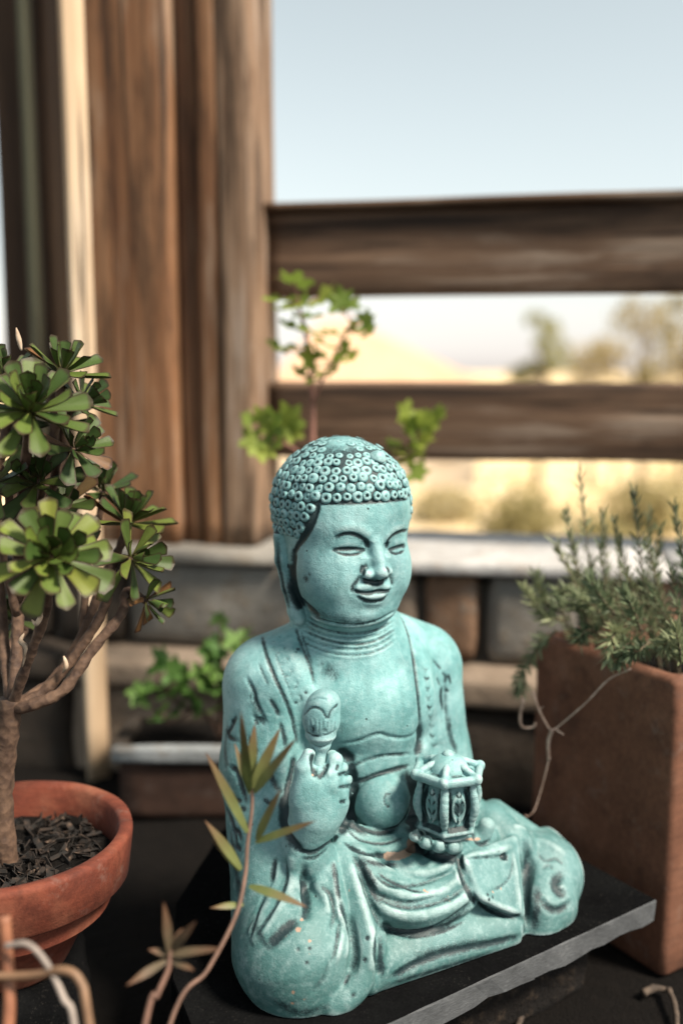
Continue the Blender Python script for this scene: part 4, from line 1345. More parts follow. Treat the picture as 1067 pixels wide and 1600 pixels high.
    F.dab(606, 1260, 0.1, 0.08, 0.9)
    G([(540, 1292), (562, 1312), (600, 1318), (636, 1306)], 0.10, 0.1, 0.8, 0.12)
    G([(536, 1314), (560, 1330), (596, 1337), (632, 1330)], 0.14, 0.18, 0.9, 0.17)
    for (x, y, w_, k_) in ((513, 1048, .55, .42), (522, 1056, .4, .36), (505, 1040, .35, .3), (560, 1292, .4, .3), (590, 1296, .4, .35), (536, 1140, .4, .3)):
        F.dab(x, y, w_, 0.02, k_)
    # chipped clay beside the hand, and small flakes
    G([(606, 1338), (622, 1337), (636, 1332), (646, 1326), (640, 1317)], 0.2, 0.06, 0, 0.3, chip=1.0)
    G([(726, 1308), (738, 1311), (748, 1311)], 0.1, 0.04, 0, 0.15, chip=0.8)
    for (x, y, w_) in ((663, 1391, .14), (668, 1394, .1), (770, 1393, .13), (783, 1388, .12), (545, 1391, .08), (700, 1400, .1), (702, 1408, .1), (528, 1345, .09), (536, 1385, .07), (783, 1344, .12), (458, 1551, .15), (457, 1568, .13), (476, 1562, .11), (484, 1470, .14), (484, 1490, .09), (466, 1452, .2), (472, 1436, .16), (446, 1462, .1)):
        F.dab(x, y, w_, 0.03, 0, 0.85)
    for (x, y, w_) in ((466, 1483, .12), (484, 1482, .1), (480, 1504, .12), (476, 1432, .2)):
        F.dab(x, y, w_, 0.06, 0.8)
    G([(418, 1478), (432, 1466), (448, 1450), (466, 1438)], 0.3, 0.14, 0.8, 0.34)
    # between fingers of the lower hand
    for (x, y) in ((656, 1309), (674, 1317), (695, 1321)):
        G([(x, y - 8), (x + 1, y + 6)], 0.09, 0.15, 1.0, 0.12)
    G([(642, 1318), (668, 1334), (700, 1342), (724, 1336)], 0.25, 0.22, 1.0, 0.32, taper=0.15)
    G([(738, 1296), (742, 1312), (752, 1320), (768, 1312)], 0.14, 0.2, 0.9, 0.17)
    G([(640, 1290), (660, 1300), (700, 1308), (735, 1306)], 0.3, 0.2, 1.0, 0.4, taper=0.1)
    # lap folds
    G([(590, 1364), (612, 1378), (640, 1390), (664, 1394)], 0.10, 0.14, 0.9, 0.11)
    G([(556, 1350), (572, 1385), (596, 1400), (636, 1410), (690, 1398)], 0.12, 0.14, 0.7, 0.12)
    G([(560, 1360), (580, 1415), (600, 1446), (640, 1456), (690, 1444), (742, 1408)], 0.22, 0.34, 0.85, 0.22, taper=0.1)
    G([(588, 1450), (640, 1464), (690, 1456), (728, 1438)], 0.10, 0.05, 0.75, 0.12)
    G([(550, 1335), (566, 1362), (580, 1390), (596, 1414)], 0.16, 0.2, 0.8, 0.18)
    G([(716, 1336), (722, 1370), (738, 1404), (746, 1410)], 0.2, 0.32, 1.0, 0.22, taper=0.1)
    G([(746, 1408), (770, 1424), (795, 1431), (812, 1433)], 0.16, 0.26, 1.0, 0.18, taper=0.1)
    G([(726, 1340), (752, 1340), (780, 1338), (795, 1334)], 0.10, 0.12, 0.7, 0.1)
    G([(800, 1336), (798, 1366), (784, 1384), (765, 1392)], 0.09, 0.1, 0.6, 0.1)
    F.ell(L(786, 1339, F.hit([(786, 1339)])[0][1]), (0.42, 0.4, 0.2), 0.1, cut=True)
    F.dab(786, 1340, 0.26, 0.05, 1.0)
    for (x, y) in ((762, 1398), (770, 1402), (764, 1406)):
        F.dab(x, y, 0.11, 0.06, 0.9)
    G([(610, 1528), (650, 1506), (700, 1488), (760, 1476), (812, 1464)], 0.20, 0.26, 0.8, 0.26, taper=0.12)
    G([(590, 1456), (588, 1490), (592, 1525)], 0.24, 0.3, 0.8, 0.2, taper=0.1)
    # stains of wash left in the cloth
    for pts, w_, k_ in (([(600, 1448), (640, 1458), (690, 1448), (735, 1418)], .34, .6), ([(556, 1335), (575, 1365), (590, 1395)], .3, .5), ([(640, 1500), (700, 1484), (770, 1468)], .4, .5),
                        ([(594, 1460), (594, 1500), (600, 1530)], .3, .55), ([(820, 1330), (824, 1390), (822, 1450)], .4, .6), ([(840, 1380), (838, 1420), (834, 1456)], .36, .5), ([(470, 1360), (478, 1410), (474, 1440)], .3, .6),
                        ([(452, 1250), (448, 1290), (462, 1326)], .4, .7), ([(545, 1270), (552, 1290), (575, 1304)], .26, .7), ([(700, 1115), (704, 1150), (714, 1180)], .22, .5), ([(396, 1090), (404, 1120)], .3, .4),
                        ([(356, 1130), (352, 1170), (356, 1210)], .3, .4), ([(360, 1290), (368, 1350), (378, 1420)], .4, .45), ([(420, 1560), (470, 1582), (520, 1572)], .4, .45), ([(600, 1540), (680, 1516), (780, 1484)], .22, .5),
                        ([(520, 1345), (526, 1380), (532, 1410)], .2, .6), ([(560, 1340), (590, 1350), (630, 1352)], .22, .5), ([(690, 1070), (688, 1090), (692, 1112)], .16, .7), ([(700, 1052), (704, 1070)], .14, .6), ([(392, 1430), (420, 1480), (440, 1450)], .25, .45)):
        G(pts, w_, 0, k_, w_)
    # robe folds by the right knee
    G([(532, 1408), (544, 1438), (552, 1470), (554, 1500), (548, 1520)], 0.24, 0.5, 0.95, 0.24, taper=0.15)
    G([(526, 1350), (530, 1385), (533, 1404)], 0.10, 0.12, 0.7, 0.1)
    G([(500, 1382), (516, 1398), (522, 1430), (516, 1452)], 0.15, 0.28, 0.85, 0.15)
    G([(470, 1370), (474, 1400), (480, 1436)], 0.16, 0.3, 0.85, 0.2)
    G([(530, 1440), (526, 1475), (518, 1505)], 0.12, 0.2, 0.8, 0.12)
    G([(516, 1500), (505, 1530), (484, 1556)], 0.16, 0.1, 0.35, 0.2)
    G([(430, 1340), (424, 1380)], 0.14, 0.2, 0.8, 0.2)
    G([(412, 1400), (398, 1440), (390, 1466)], 0.14, 0.22, 0.8, 0.15)
    G([(546, 1520), (538, 1540)], 0.1, 0.1, 0.8, 0.12)
    for (x, y) in ((574, 1466), (570, 1500), (552, 1555)):
        F.dab(x, y, 0.14, 0.08, 0.8)
    return F
F_body = build_body()
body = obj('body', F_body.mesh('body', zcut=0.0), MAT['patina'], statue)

# ------------------------------------------------------------------ statue: flower bud
def build_bud():
    c = L(502, 1122, -2.3)
    F = Field(c - 3.2, c + np.array([3.2, 3.2, 3.0]), 0.06)
    s = pxs(c)
    F.ell(c, (1.18, 1.12, 1.42), 0)
    F.ell(L(507, 1098, -2.4), (0.98, 0.95, 0.85), 0.4)
    F.cone(L(501, 1160, -2.3), L(501, 1150, -2.3), 0.66, 0.95, 0.15)
    F.cone(L(500, 1166, -2.3), L(497, 1206, -2.5), 0.42, 0.36, 0.2)
    G = F.stroke
    G([(474, 1118), (486, 1106), (500, 1108), (508, 1118), (512, 1124)], 0.07, 0.10, 0.8, 0.08, taper=0.1)
    G([(512, 1124), (518, 1110), (529, 1100)], 0.07, 0.10, 0.8, 0.08, taper=0.1)
    G([(482, 1096), (496, 1090), (512, 1094)], 0.06, 0.05, 0.4, 0.06)
    for x in (478, 484, 491, 498, 505, 512, 518, 524):
        G([(x, 1122 + abs(x - 500) * .15), (x + (500 - x) * .04, 1134), (x + (500 - x) * .12, 1147)], 0.05, 0.05, 0.42, 0.06)
    G([(477, 1143), (488, 1149), (500, 1151)], 0.07, 0.10, 0.75, 0.08, taper=0.2)
    G([(504, 1150), (514, 1147), (526, 1140)], 0.06, 0.08, 0.6, 0.07, taper=0.2)
    G([(484, 1158), (494, 1166), (506, 1167), (518, 1158)], 0.08, 0.07, 0.45, 0.08, taper=0.2)
    G([(486, 1134), (490, 1140), (488, 1146)], 0.08, 0.07, 0.7, 0.09)
    G([(507, 1138), (510, 1144)], 0.07, 0.06, 0.7, 0.08)
    return F
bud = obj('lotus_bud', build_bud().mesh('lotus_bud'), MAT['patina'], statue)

# ------------------------------------------------------------------ statue: lantern
def build_lantern():
    c = L(699, 1258, -3.6)
    zt, zb = L(699, 1210, -3.6)[2], L(699, 1281, -3.6)[2]
    lo, hi = np.array([c[0] - 3.2, c[1] - 3.2, zb - 0.9]), np.array([c[0] + 3.2, c[1] + 3.2, zt + 2.6])
    A = Field(lo, hi, 0.055)      # body with posts and panels
    nP = 6
    ph0 = math.radians(-28 - 12)
    R = 1.95
    mid = (zt + zb) / 2
    A.cone((c[0], c[1], zb), (c[0], c[1], zt), 1.42, 1.42, 0)
    A.ell((c[0], c[1], mid), (1.74, 1.74, (zt - zb) * 0.66), 0.1)
    A.cone((c[0], c[1], zb - 0.18), (c[0], c[1], zb + 0.02), 1.55, 1.5, 0.1)
    for i in range(nP):
        a = ph0 + i * 2 * math.pi / nP
        b = a + 2 * math.pi / nP
        P0 = [np.array([c[0] + math.sin(a) * r, c[1] - math.cos(a) * r, z]) for r, z in ((R * 0.88, zt), (R * 1.07, mid + 0.3), (R * 1.06, mid - 0.4), (R * 0.80, zb))]
        q = catmull(P0, 3)
        for u, v2 in zip(q[:-1], q[1:]):
            A.cone(u, v2, 0.26, 0.26, 0.1)
        # rails between posts
        for z, rr, rad in ((zb - 0.02, R * 0.88, 0.22), (zb - 0.2, R * 0.95, 0.17), (zt, R * 0.92, 0.22)):
            A.cone((c[0] + math.sin(a) * rr, c[1] - math.cos(a) * rr, z), (c[0] + math.sin(b) * rr, c[1] - math.cos(b) * rr, z), rad, rad, 0.08)
        # leaf relief and dark ground of each panel
        m_ = (a + b) / 2
        rp = 1.70
        def pt(t, z):
            return np.array([c[0] + math.sin(m_ + t) * rp, c[1] - math.cos(m_ + t) * rp, z])
        hz = (zt - zb) * 0.5
        A.stroke([pt(0, mid + hz * .7), pt(-.25, mid), pt(0, mid - hz * .75), pt(.25, mid), pt(0, mid + hz * .7)], 0.10, -0.15, px=False, taper=0)
        A.stroke([pt(0, mid + hz * .7), pt(0.02, mid - hz * .7)], 0.08, -0.12, px=False, taper=0)
        for s_ in (-1, 1):
            A.stroke([pt(s_ * .36, mid + hz * .85), pt(s_ * .38, mid), pt(s_ * .36, mid - hz * .9)], 0.13, 0.14, 1.0, 0.2, px=False, taper=0)
            for zz in (-.4, 0, .4):
                A.stroke([pt(0, mid + hz * zz), pt(s_ * .2, mid + hz * (zz + .3))], 0.05, 0.06, 0.8, 0.07, px=False)
        for s_ in (-.95, .95):
            A.stroke([pt(-.36, mid + hz * s_), pt(.36, mid + hz * s_)], 0.14, 0.1, 1.0, 0.18, px=False, taper=0)
        if i % 2 == 0:
            A.stroke([pt(0, mid)], 0.4, 0.05, 0.6, 0.5, px=False, taper=0)
    B = Field(lo, hi, 0.055)      # six-sided roof with turned-up corners and a finial
    apex = np.array([c[0], c[1], zt + 1.12])
    RR = 2.25
    cor = []
    for i in range(nP):
        a = ph0 + i * 2 * math.pi / nP
        cor.append(np.array([c[0] + math.sin(a) * RR, c[1] - math.cos(a) * RR, zt + 0.30]))
    for dz, rr in ((0.10, 1.95), (0.27, 1.72), (0.44, 1.35), (0.62, 0.98), (0.82, 0.62)):
        B.ell((c[0], c[1], zt + dz), (rr, rr, 0.28), 0.12 if dz > .2 else 0)
    for i in range(nP):
        p, q = cor[i], cor[(i + 1) % nP]
        B.cone(p, q, 0.25, 0.25, 0.12)
        B.cone(p + np.array([0, 0, -.17]), q + np.array([0, 0, -.17]), 0.2, 0.2, 0.1)
        mdp = apex * 0.45 + p * 0.55 + np.array([0, 0, 0.06])
        for u, v2, r1, r2 in ((p, mdp, 0.25, 0.24), (mdp, apex, 0.24, 0.2)):
            B.cone(u, v2, r1, r2, 0.1)
        out = (p - np.array([c[0], c[1], p[2]])) / RR
        B.cone(p, p + out * 0.04 + np.array([0, 0, 0.08]), 0.27, 0.24, 0.2)
        # reliefs between the ridges
        f = (p + q) / 2
        s1 = f * 0.75 + apex * 0.25; s2 = f * 0.25 + apex * 0.75
        B.stroke([s1 + (q - p) * .2, s2], 0.10, 0.10, 0.95, 0.12, px=False)
        B.stroke([s1 - (q - p) * .2, s2], 0.10, 0.10, 0.95, 0.12, px=False)
        B.stroke([s1 - (q - p) * .22, s1 + (q - p) * .22], 0.10, 0.10, 0.9, 0.13, px=False)
        B.stroke([p + np.array([0, 0, -.10]), q + np.array([0, 0, -.10])], 0.06, 0.07, 0.6, 0.07, px=False, taper=0)
    B.ell(apex + np.array([0, 0, 0.16]), (0.42, 0.42, 0.36), 0.12)
    return A, B
FA, FB = build_lantern()
lantern = empty('lantern', (0, 0, 0), 0, statue)
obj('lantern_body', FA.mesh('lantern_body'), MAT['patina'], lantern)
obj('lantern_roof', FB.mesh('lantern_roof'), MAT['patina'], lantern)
# ------------------------------------------------------------------ leaf meshes
def leaf_mesh(name, prof, length, width, mat, curl=0.0, fold=0.15, thick=0.0, seg=10, cross=5, tipattr=True, wavy=0.0):
    """a leaf along +X, face towards +Z; prof(t) gives the half width 0..1 along the leaf"""
    V, Fc, T = [], [], []
    for side in ((1, -1) if thick > 0 else (1,)):
        off = len(V)
        for i in range(seg + 1):
            t = i / seg
            w = prof(t) * width / 2
            for k in range(cross):
                s = -1 + 2 * k / (cross - 1)
                x = length * t
                y = s * w
                z = fold * abs(s) ** 1.6 * w + curl * length * t * t + wavy * math.sin(t * 9) * w * s
                z += side * thick * 0.5 * (1 - abs(s) ** 2.5) * (0.35 + 0.65 * math.sin(math.pi * min(1, 0.15 + t * 0.85)))
                V.append((x, y, z)); T.append(max(t if tipattr else 0, 0))
        for i in range(seg):
            for k in range(cross - 1):
                q = (off + i * cross + k, off + (i + 1) * cross + k, off + (i + 1) * cross + k + 1, off + i * cross + k + 1)
                Fc.append(q if side == 1 else q[::-1])
    me = mesh_from(V, Fc, name)
    a = me.attributes.new('tint', 'FLOAT', 'POINT'); a.data.foreach_set('value', T)
    me.materials.append(mat)
    return me

def frame_to(base, direction, normal):
    """matrix: leaf X along direction, Z near normal"""
    x = Vector(direction).normalized()
    z = Vector(normal) - x * x.dot(Vector(normal))
    z = z.normalized() if z.length > 1e-6 else x.orthogonal().normalized()
    y = z.cross(x)
    M = Matrix((x, y, z)).transposed().to_4x4()
    M.translation = Vector(base)
    return M

# ------------------------------------------------------------------ terracotta pot and tree succulent
MAT['terracotta'] = terracotta_material('orange_terracotta', (0.095, 0.022, 0.013), (0.20, 0.050, 0.025), (0.29, 0.14, 0.085), 0.5)
MAT['terracotta_brown'] = terracotta_material('brown_terracotta', (0.105, 0.044, 0.025), (0.185, 0.080, 0.046), (0.25, 0.145, 0.095), 0.4)
POT = Vector((-0.219, 0.61, 0.0))
RIM_Z = 0.08
def pot():
    PB = -0.012
    o_ = empty('terracotta_pot', (POT.x, POT.y, PB))
    tag(o_, 'round orange terracotta pot with dark soil at the left edge', 'pot')
    H = RIM_Z - PB
    R = 0.0835
    body = [(0.0, 0.0), (0.034, 0.0), (0.037, 0.003), (0.050, H * 0.30), (0.0675, H - 0.036)]
    rim = [(0.0675, H - 0.036), (0.0755, H - 0.0345), (0.0785, H - 0.032), (R - 0.0008, H - 0.004), (R - 0.0015, H - 0.001), (R - 0.004, H), (R - 0.0085, H - 0.0005), (R - 0.0105, H - 0.003), (R - 0.013, H - 0.02), (R - 0.017, H - 0.05)]
    def lathe(prof, name, mat, jit=0.0):
        seg = 72
        V, Fc = [], []
        for i, (r, z) in enumerate(prof):
            for k in range(seg):
                a = 2 * math.pi * k / seg
                d = mnoise.noise(Vector((math.cos(a) * 3, math.sin(a) * 3, z * 40))) * jit
                V.append(((r + d) * math.cos(a), (r + d) * math.sin(a), z + d * 0.6))
        for i in range(len(prof) - 1):
            for k in range(seg):
                k2 = (k + 1) % seg
                Fc.append((i * seg + k, i * seg + k2, (i + 1) * seg + k2, (i + 1) * seg + k))
        return obj(name, mesh_from(V, Fc, name), mat, o_)
    lathe(body, 'pot_body', MAT['terracotta'], 0.0006)
    lathe(rim, 'rim', MAT['terracotta'], 0.0009)
    # soil surface and bits of bark
    n = 40
    V, Fc = [(0, 0, H - 0.026)], []
    for i in range(1, 16):
        r = 0.0685 * i / 15
        for k in range(n):
            a = 2 * math.pi * k / n
            x, y = r * math.cos(a), r * math.sin(a)
            z = H - 0.022 + 0.005 * mnoise.noise(Vector((x * 60, y * 60, 1))) + 0.003 * mnoise.noise(Vector((x * 160, y * 160, 4)))
            V.append((x, y, z))
    for k in range(n):
        Fc.append((0, 1 + k, 1 + (k + 1) % n))
    for i in range(14):
        for k in range(n):
            k2 = (k + 1) % n
            Fc.append((1 + i * n + k, 1 + (i + 1) * n + k, 1 + (i + 1) * n + k2, 1 + i * n + k2))
    obj('soil', mesh_from(V, Fc, 'soil'), MAT['soil'], o_)
    mb = MB()
    rs = random.Random(8)
    for q in range(420):
        a = rs.uniform(0, 6.28); r = 0.066 * math.sqrt(rs.random())
        c = Vector((r * math.cos(a), r * math.sin(a), H - 0.019 + 0.004 * mnoise.noise(Vector((r * math.cos(a) * 60, r * math.sin(a) * 60, 1)))))
        l, w_ = rs.uniform(0.002, 0.0085), rs.uniform(0.0008, 0.0028)
        d = Vector((rs.gauss(0, 1), rs.gauss(0, 1), rs.gauss(0, .35))).normalized() * l
        s = Vector((rs.gauss(0, 1), rs.gauss(0, 1), rs.gauss(0, .5))).cross(d).normalized() * w_
        u = d.cross(s).normalized() * 0.0006
        mb.add([c - d - s * .5, c + d * .8 - s, c + d + s * .6, c - d * .7 + s, c - d - s * .5 + u, c + d * .8 - s + u, c + d + s * .6 + u, c - d * .7 + s + u],
               [(4, 5, 6, 7), (0, 1, 5, 4), (1, 2, 6, 5), (2, 3, 7, 6), (3, 0, 4, 7)])
    m, nt, b = new_mat('bark_chips')
    n1 = noise(nt, tex_coord(nt), 170, 3, 0.6)
    nt.links.new(ramp(nt, n1, [(0.42, (0.004, 0.003, 0.002)), (0.60, (0.022, 0.013, 0.008)), (0.74, (0.12, 0.08, 0.055))]), b.inputs['Base Color'])
    b.inputs['Roughness'].default_value = 0.9
    t = mb.build('bark_mulch', m, o_, False)
    tag(t, kind='stuff')
pot()
def pot_block():
    bm = rough_block((0.10, 0.10, 0.072), 91, 0.005, 6, 0.012)
    o = bm_obj('footing_stone', bm, MAT['slate'], None, True)
    o.location = (POT.x, POT.y, -0.0495); o.rotation_euler = (0, 0, 0.3)
    tag(o, 'dark stone under the round terracotta pot', 'stone')
pot_block()

def aeonium_material():
    m, nt, b = new_mat('succulent_leaf')
    t = N(nt, 'ShaderNodeAttribute', attribute_name='tint').outputs['Fac']
    e = N(nt, 'ShaderNodeAttribute', attribute_name='edge').outputs['Fac']
    oi = N(nt, 'ShaderNodeObjectInfo')
    n1 = noise(nt, tex_coord(nt), 90, 4, 0.6)
    rr = mth(nt, 'ADD', mth(nt, 'MULTIPLY', oi.outputs['Random'], 0.6), mth(nt, 'MULTIPLY', n1, 0.4))
    young = ramp(nt, rr, [(0.25, (0.022, 0.052, 0.012)), (0.75, (0.062, 0.108, 0.022))])
    old = ramp(nt, rr, [(0.25, (0.060, 0.092, 0.018)), (0.55, (0.125, 0.158, 0.022)), (0.85, (0.20, 0.19, 0.028))])
    sep = N(nt, 'ShaderNodeSeparateColor')
    nt.links.new(oi.outputs['Color'], sep.inputs[0])
    col = mixc(nt, sep.outputs[0], young, old)                       # object colour: red = age
    col = mixc(nt, sep.outputs[1], col, ramp(nt, n1, [(0.3, (0.05, 0.022, 0.012)), (0.7, (0.26, 0.11, 0.035))]))   # green = withered
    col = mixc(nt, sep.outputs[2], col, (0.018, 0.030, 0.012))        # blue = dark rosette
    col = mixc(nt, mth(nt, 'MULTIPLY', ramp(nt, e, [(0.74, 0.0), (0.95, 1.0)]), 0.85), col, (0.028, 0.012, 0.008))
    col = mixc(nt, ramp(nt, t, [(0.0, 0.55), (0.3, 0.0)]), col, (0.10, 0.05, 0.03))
    nt.links.new(col, b.inputs['Base Color'])
    b.inputs['Roughness'].default_value = 0.45
    b.inputs['Specular IOR Level'].default_value = 0.28
    b.inputs['Subsurface Weight'].default_value = 0.08
    b.inputs['Subsurface Radius'].default_value = (0.002, 0.004, 0.001)
    bump(nt, b, n1, 0.25, 0.0008)
    return m
MAT['aeonium'] = aeonium_material()

def spat(t):
    # narrow base, broad shoulders, blunt tip with a small point
    return max(0.0, (0.22 + 0.78 * (t ** 1.25)) * (1 - max(0, (t - 0.84) / 0.16) ** 3.0 * 0.86))

def aeonium_leaf(name, length, width, curl):
    me = leaf_mesh(name, spat, length, width, MAT['aeonium'], curl, 0.40, 0.085, 12, 7)
    n = len(me.vertices)
    E_ = []
    for side in range(2):
        for i in range(13):
            for k in range(7):
                s = abs(-1 + 2 * k / 6)
                E_.append(max(s if i > 2 else s * 0.8, 1.0 if i == 12 else (0.86 if i == 11 else 0)))
    a = me.attributes.new('edge', 'FLOAT', 'POINT'); a.data.foreach_set('value', E_[:n])
    return me
AE_LEAF = [aeonium_leaf('leaf', 1.0, 0.46, c) for c in (0.04, 0.13, -0.06)]

def rosette(root, pos, axis, R, nleaf, rs, dark=0.0, wither=0.0, age=0.5, openness=1.0, twist=0.0):
    ro = empty('rosette', (0, 0, 0), 0, root)
    ax = Vector(axis).normalized()
    M = ax.to_track_quat('Z', 'Y').to_matrix().to_4x4()
    M.translation = Vector(pos) - root.location
    ro.matrix_local = M
    for i in range(nleaf):
        f = i / (nleaf - 1)                 # 0 inner, 1 outer
        a = i * 2.39996 + twist
        elev = math.radians(80 - 88 * openness * f ** 0.95 + rs.uniform(-10, 10))
        ln = R * (0.36 + 0.66 * f ** 0.6) * rs.uniform(0.92, 1.06)
        d = Vector((math.cos(a) * math.cos(elev), math.sin(a) * math.cos(elev), math.sin(elev)))
        nrm = Vector((-math.cos(a) * math.sin(elev), -math.sin(a) * math.sin(elev), math.cos(elev)))
        o = bpy.data.objects.new('leaf', AE_LEAF[1 if f < 0.45 else (0 if rs.random() < 0.6 else 2)])
        wd = rs.uniform(0.9, 1.15) * (1.25 if f < 0.3 else 1.0)
        base = Vector((math.cos(a), math.sin(a), 0)) * 0.0025 + Vector((0, 0, -0.006 * f + 0.003))
        nrm = nrm + Vector((rs.uniform(-.4, .4), rs.uniform(-.4, .4), 0))
        o.matrix_local = frame_to(base, d, nrm) @ Matrix.Diagonal((ln, ln * wd, ln, 1))
        ag = min(1, max(0, age * (0.15 + 1.0 * f) + rs.uniform(-.12, .12)))
        wi = 1.0 if (f > 0.72 and rs.random() < wither) else 0.0
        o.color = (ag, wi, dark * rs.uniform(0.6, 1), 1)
        link(o, ro)
    return ro

def aeonium():
    base = Vector((POT.x + 0.002, POT.y, RIM_Z - 0.022))
    root = empty('tree_succulent', tuple(base))
    tag(root, 'branching green tree succulent with leafy rosettes in the round pot', 'succulent')
    rs = random.Random(21)
    m, nt, b = new_mat('succulent_bark')
    v = tex_coord(nt)
    n1 = noise(nt, v, 130, 4, 0.6)
    vo = N(nt, 'ShaderNodeTexVoronoi'); vo.inputs['Scale'].default_value = 190
    nt.links.new(v, vo.inputs['Vector'])
    col = ramp(nt, n1, [(0.3, (0.035, 0.017, 0.010)), (0.7, (0.125, 0.072, 0.043))])
    col = mixc(nt, ramp(nt, vo.outputs['Distance'], [(0.12, 0.6), (0.35, 0.0)]), col, (0.06, 0.035, 0.025))
    nt.links.new(col, b.inputs['Base Color']); b.inputs['Roughness'].default_value = 0.8
    bump(nt, b, vo.outputs['Distance'], 0.6, 0.0015)
    def branch(name, pts, r0, r1):
        q = catmull([np.array(p) - np.array(base) for p in pts], 6)
        n = len(q)
        rad = [r0 + (r1 - r0) * (i / (n - 1)) + 0.0004 * math.sin(i * 2.1) for i in range(n)]
        mb = MB().tube(q, rad, 9, 0.06, rs)
        return mb.build(name, m, root)
    Y0 = POT.y
    trunk_top = at(18, 1092, Y0)
    branch('trunk', [base - Vector((0, 0, .02)), at(2, 1270, Y0), at(6, 1190, Y0), at(14, 1130, Y0), trunk_top], 0.0082, 0.0075)
    # rosettes: pixel, depth, radius, axis (world), leaves, dark, wither, age, openness
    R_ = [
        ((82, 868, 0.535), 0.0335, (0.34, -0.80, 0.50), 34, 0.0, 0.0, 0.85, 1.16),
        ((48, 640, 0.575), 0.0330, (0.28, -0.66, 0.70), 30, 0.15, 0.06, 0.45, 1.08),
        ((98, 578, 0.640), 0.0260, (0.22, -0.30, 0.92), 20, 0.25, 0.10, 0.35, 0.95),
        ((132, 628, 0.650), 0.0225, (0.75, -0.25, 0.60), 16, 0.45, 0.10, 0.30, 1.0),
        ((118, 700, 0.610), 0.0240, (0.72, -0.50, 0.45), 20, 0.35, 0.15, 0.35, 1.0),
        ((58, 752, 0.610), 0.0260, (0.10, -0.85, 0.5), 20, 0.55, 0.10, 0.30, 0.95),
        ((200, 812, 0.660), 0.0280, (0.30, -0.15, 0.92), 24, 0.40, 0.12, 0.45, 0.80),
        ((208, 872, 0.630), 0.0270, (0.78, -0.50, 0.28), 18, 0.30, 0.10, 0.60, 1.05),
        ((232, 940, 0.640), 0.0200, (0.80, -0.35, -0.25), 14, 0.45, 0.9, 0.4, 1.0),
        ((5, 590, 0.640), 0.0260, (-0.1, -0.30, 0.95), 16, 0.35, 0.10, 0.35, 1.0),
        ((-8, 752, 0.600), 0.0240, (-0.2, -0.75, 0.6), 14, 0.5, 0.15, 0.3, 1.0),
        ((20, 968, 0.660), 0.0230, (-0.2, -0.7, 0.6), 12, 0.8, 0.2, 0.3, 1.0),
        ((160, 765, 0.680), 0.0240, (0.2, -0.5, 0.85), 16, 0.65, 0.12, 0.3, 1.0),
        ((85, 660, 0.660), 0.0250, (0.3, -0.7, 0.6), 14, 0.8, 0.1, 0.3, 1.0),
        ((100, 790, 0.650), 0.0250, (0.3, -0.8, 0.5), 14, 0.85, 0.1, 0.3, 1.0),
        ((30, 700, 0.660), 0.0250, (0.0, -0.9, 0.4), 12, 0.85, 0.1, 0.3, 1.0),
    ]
    ends = []
    for k, (p, r, ax, nl, dk, wi, ag, op) in enumerate(R_):
        c = at(*p)
        r *= 1.0 if k == 0 else 1.12
        rosette(root, c, ax, r, nl, rs, dk, wi, ag, op, rs.uniform(0, 6))
        ends.append((c, Vector(ax).normalized()))
    def to(k, mids, r0=0.0036, r1=0.0028, start=None):
        c, ax = ends[k]
        st = [trunk_top - Vector((0, 0, .006))] if start is None else [at(*start)]
        branch('branch', st + [at(*q) for q in mids] + [c - ax * 0.018, c - ax * 0.002], r0, r1)
    to(0, [(45, 1030, .60), (72, 955, .585)])
    to(1, [(28, 990, .63), (30, 830, .635)], .0042)
    to(6, [(85, 1062, .63), (130, 990, .65), (165, 900, .665)], .0040)
    to(7, [(72, 1078, .62), (128, 1010, .63), (165, 945, .635)], .0038)
    to(8, [(50, 1102, .605), (100, 1078, .61), (145, 1015, .62), (190, 960, .63)], .0042)
    to(9, [(5, 980, .64), (-5, 780, .65)], .0040)
    dm, nt2, b2 = new_mat('withered_leaf')
    nt2.links.new(ramp(nt2, noise(nt2, tex_coord(nt2), 150, 3), [(0.3, (0.20, 0.13, 0.08)), (0.7, (0.48, 0.38, 0.28))]), b2.inputs['Base Color'])
    b2.inputs['Roughness'].default_value = 0.8
    for pts in ([(60, 945, .575), (64, 962, .572), (57, 975, .571), (50, 968, .572)], [(38, 990, .600), (33, 1002, .597), (42, 1014, .596), (36, 1042, .598)], [(34, 548, .60), (30, 530, .60), (26, 512, .602)], [(100, 1025, .618), (104, 1040, .615), (98, 1052, .616)]):
        q = [Vector(p) - base for p in catmull([np.array(at(*p)) for p in pts], 5)]
        V_, F_ = tube(q, [0.0017 * math.sin(math.pi * (0.1 + 0.85 * i / (len(q) - 1))) for i in range(len(q))], 6)
        obj('withered_leaf', mesh_from(V_, F_, 'withered_leaf'), dm, root)
    s1 = (29, 870, .634)
    to(2, [(70, 760, .65)], .0032, .0026, s1)
    to(3, [(90, 740, .66)], .0030, .0024, s1)
    to(4, [(75, 800, .64)], .0030, .0024, (28, 940, .632))
    to(5, [(42, 830, .64)], .0028, .0024, (28, 930, .632))
    to(10, [(5, 860, .62)], .0028, .0024, (27, 960, .631))
    to(11, [(15, 1010, .65)], .0028, .0024, (22, 1045, .622))
    to(12, [(140, 860, .68)], .0028, .0024, (130, 990, .65))
    to(13, [(60, 760, .66)], .0028, .0024, s1)
    to(14, [(75, 880, .655)], .0028, .0024, (28, 960, .631))
    to(15, [(26, 780, .655)], .0028, .0024, s1)
aeonium()

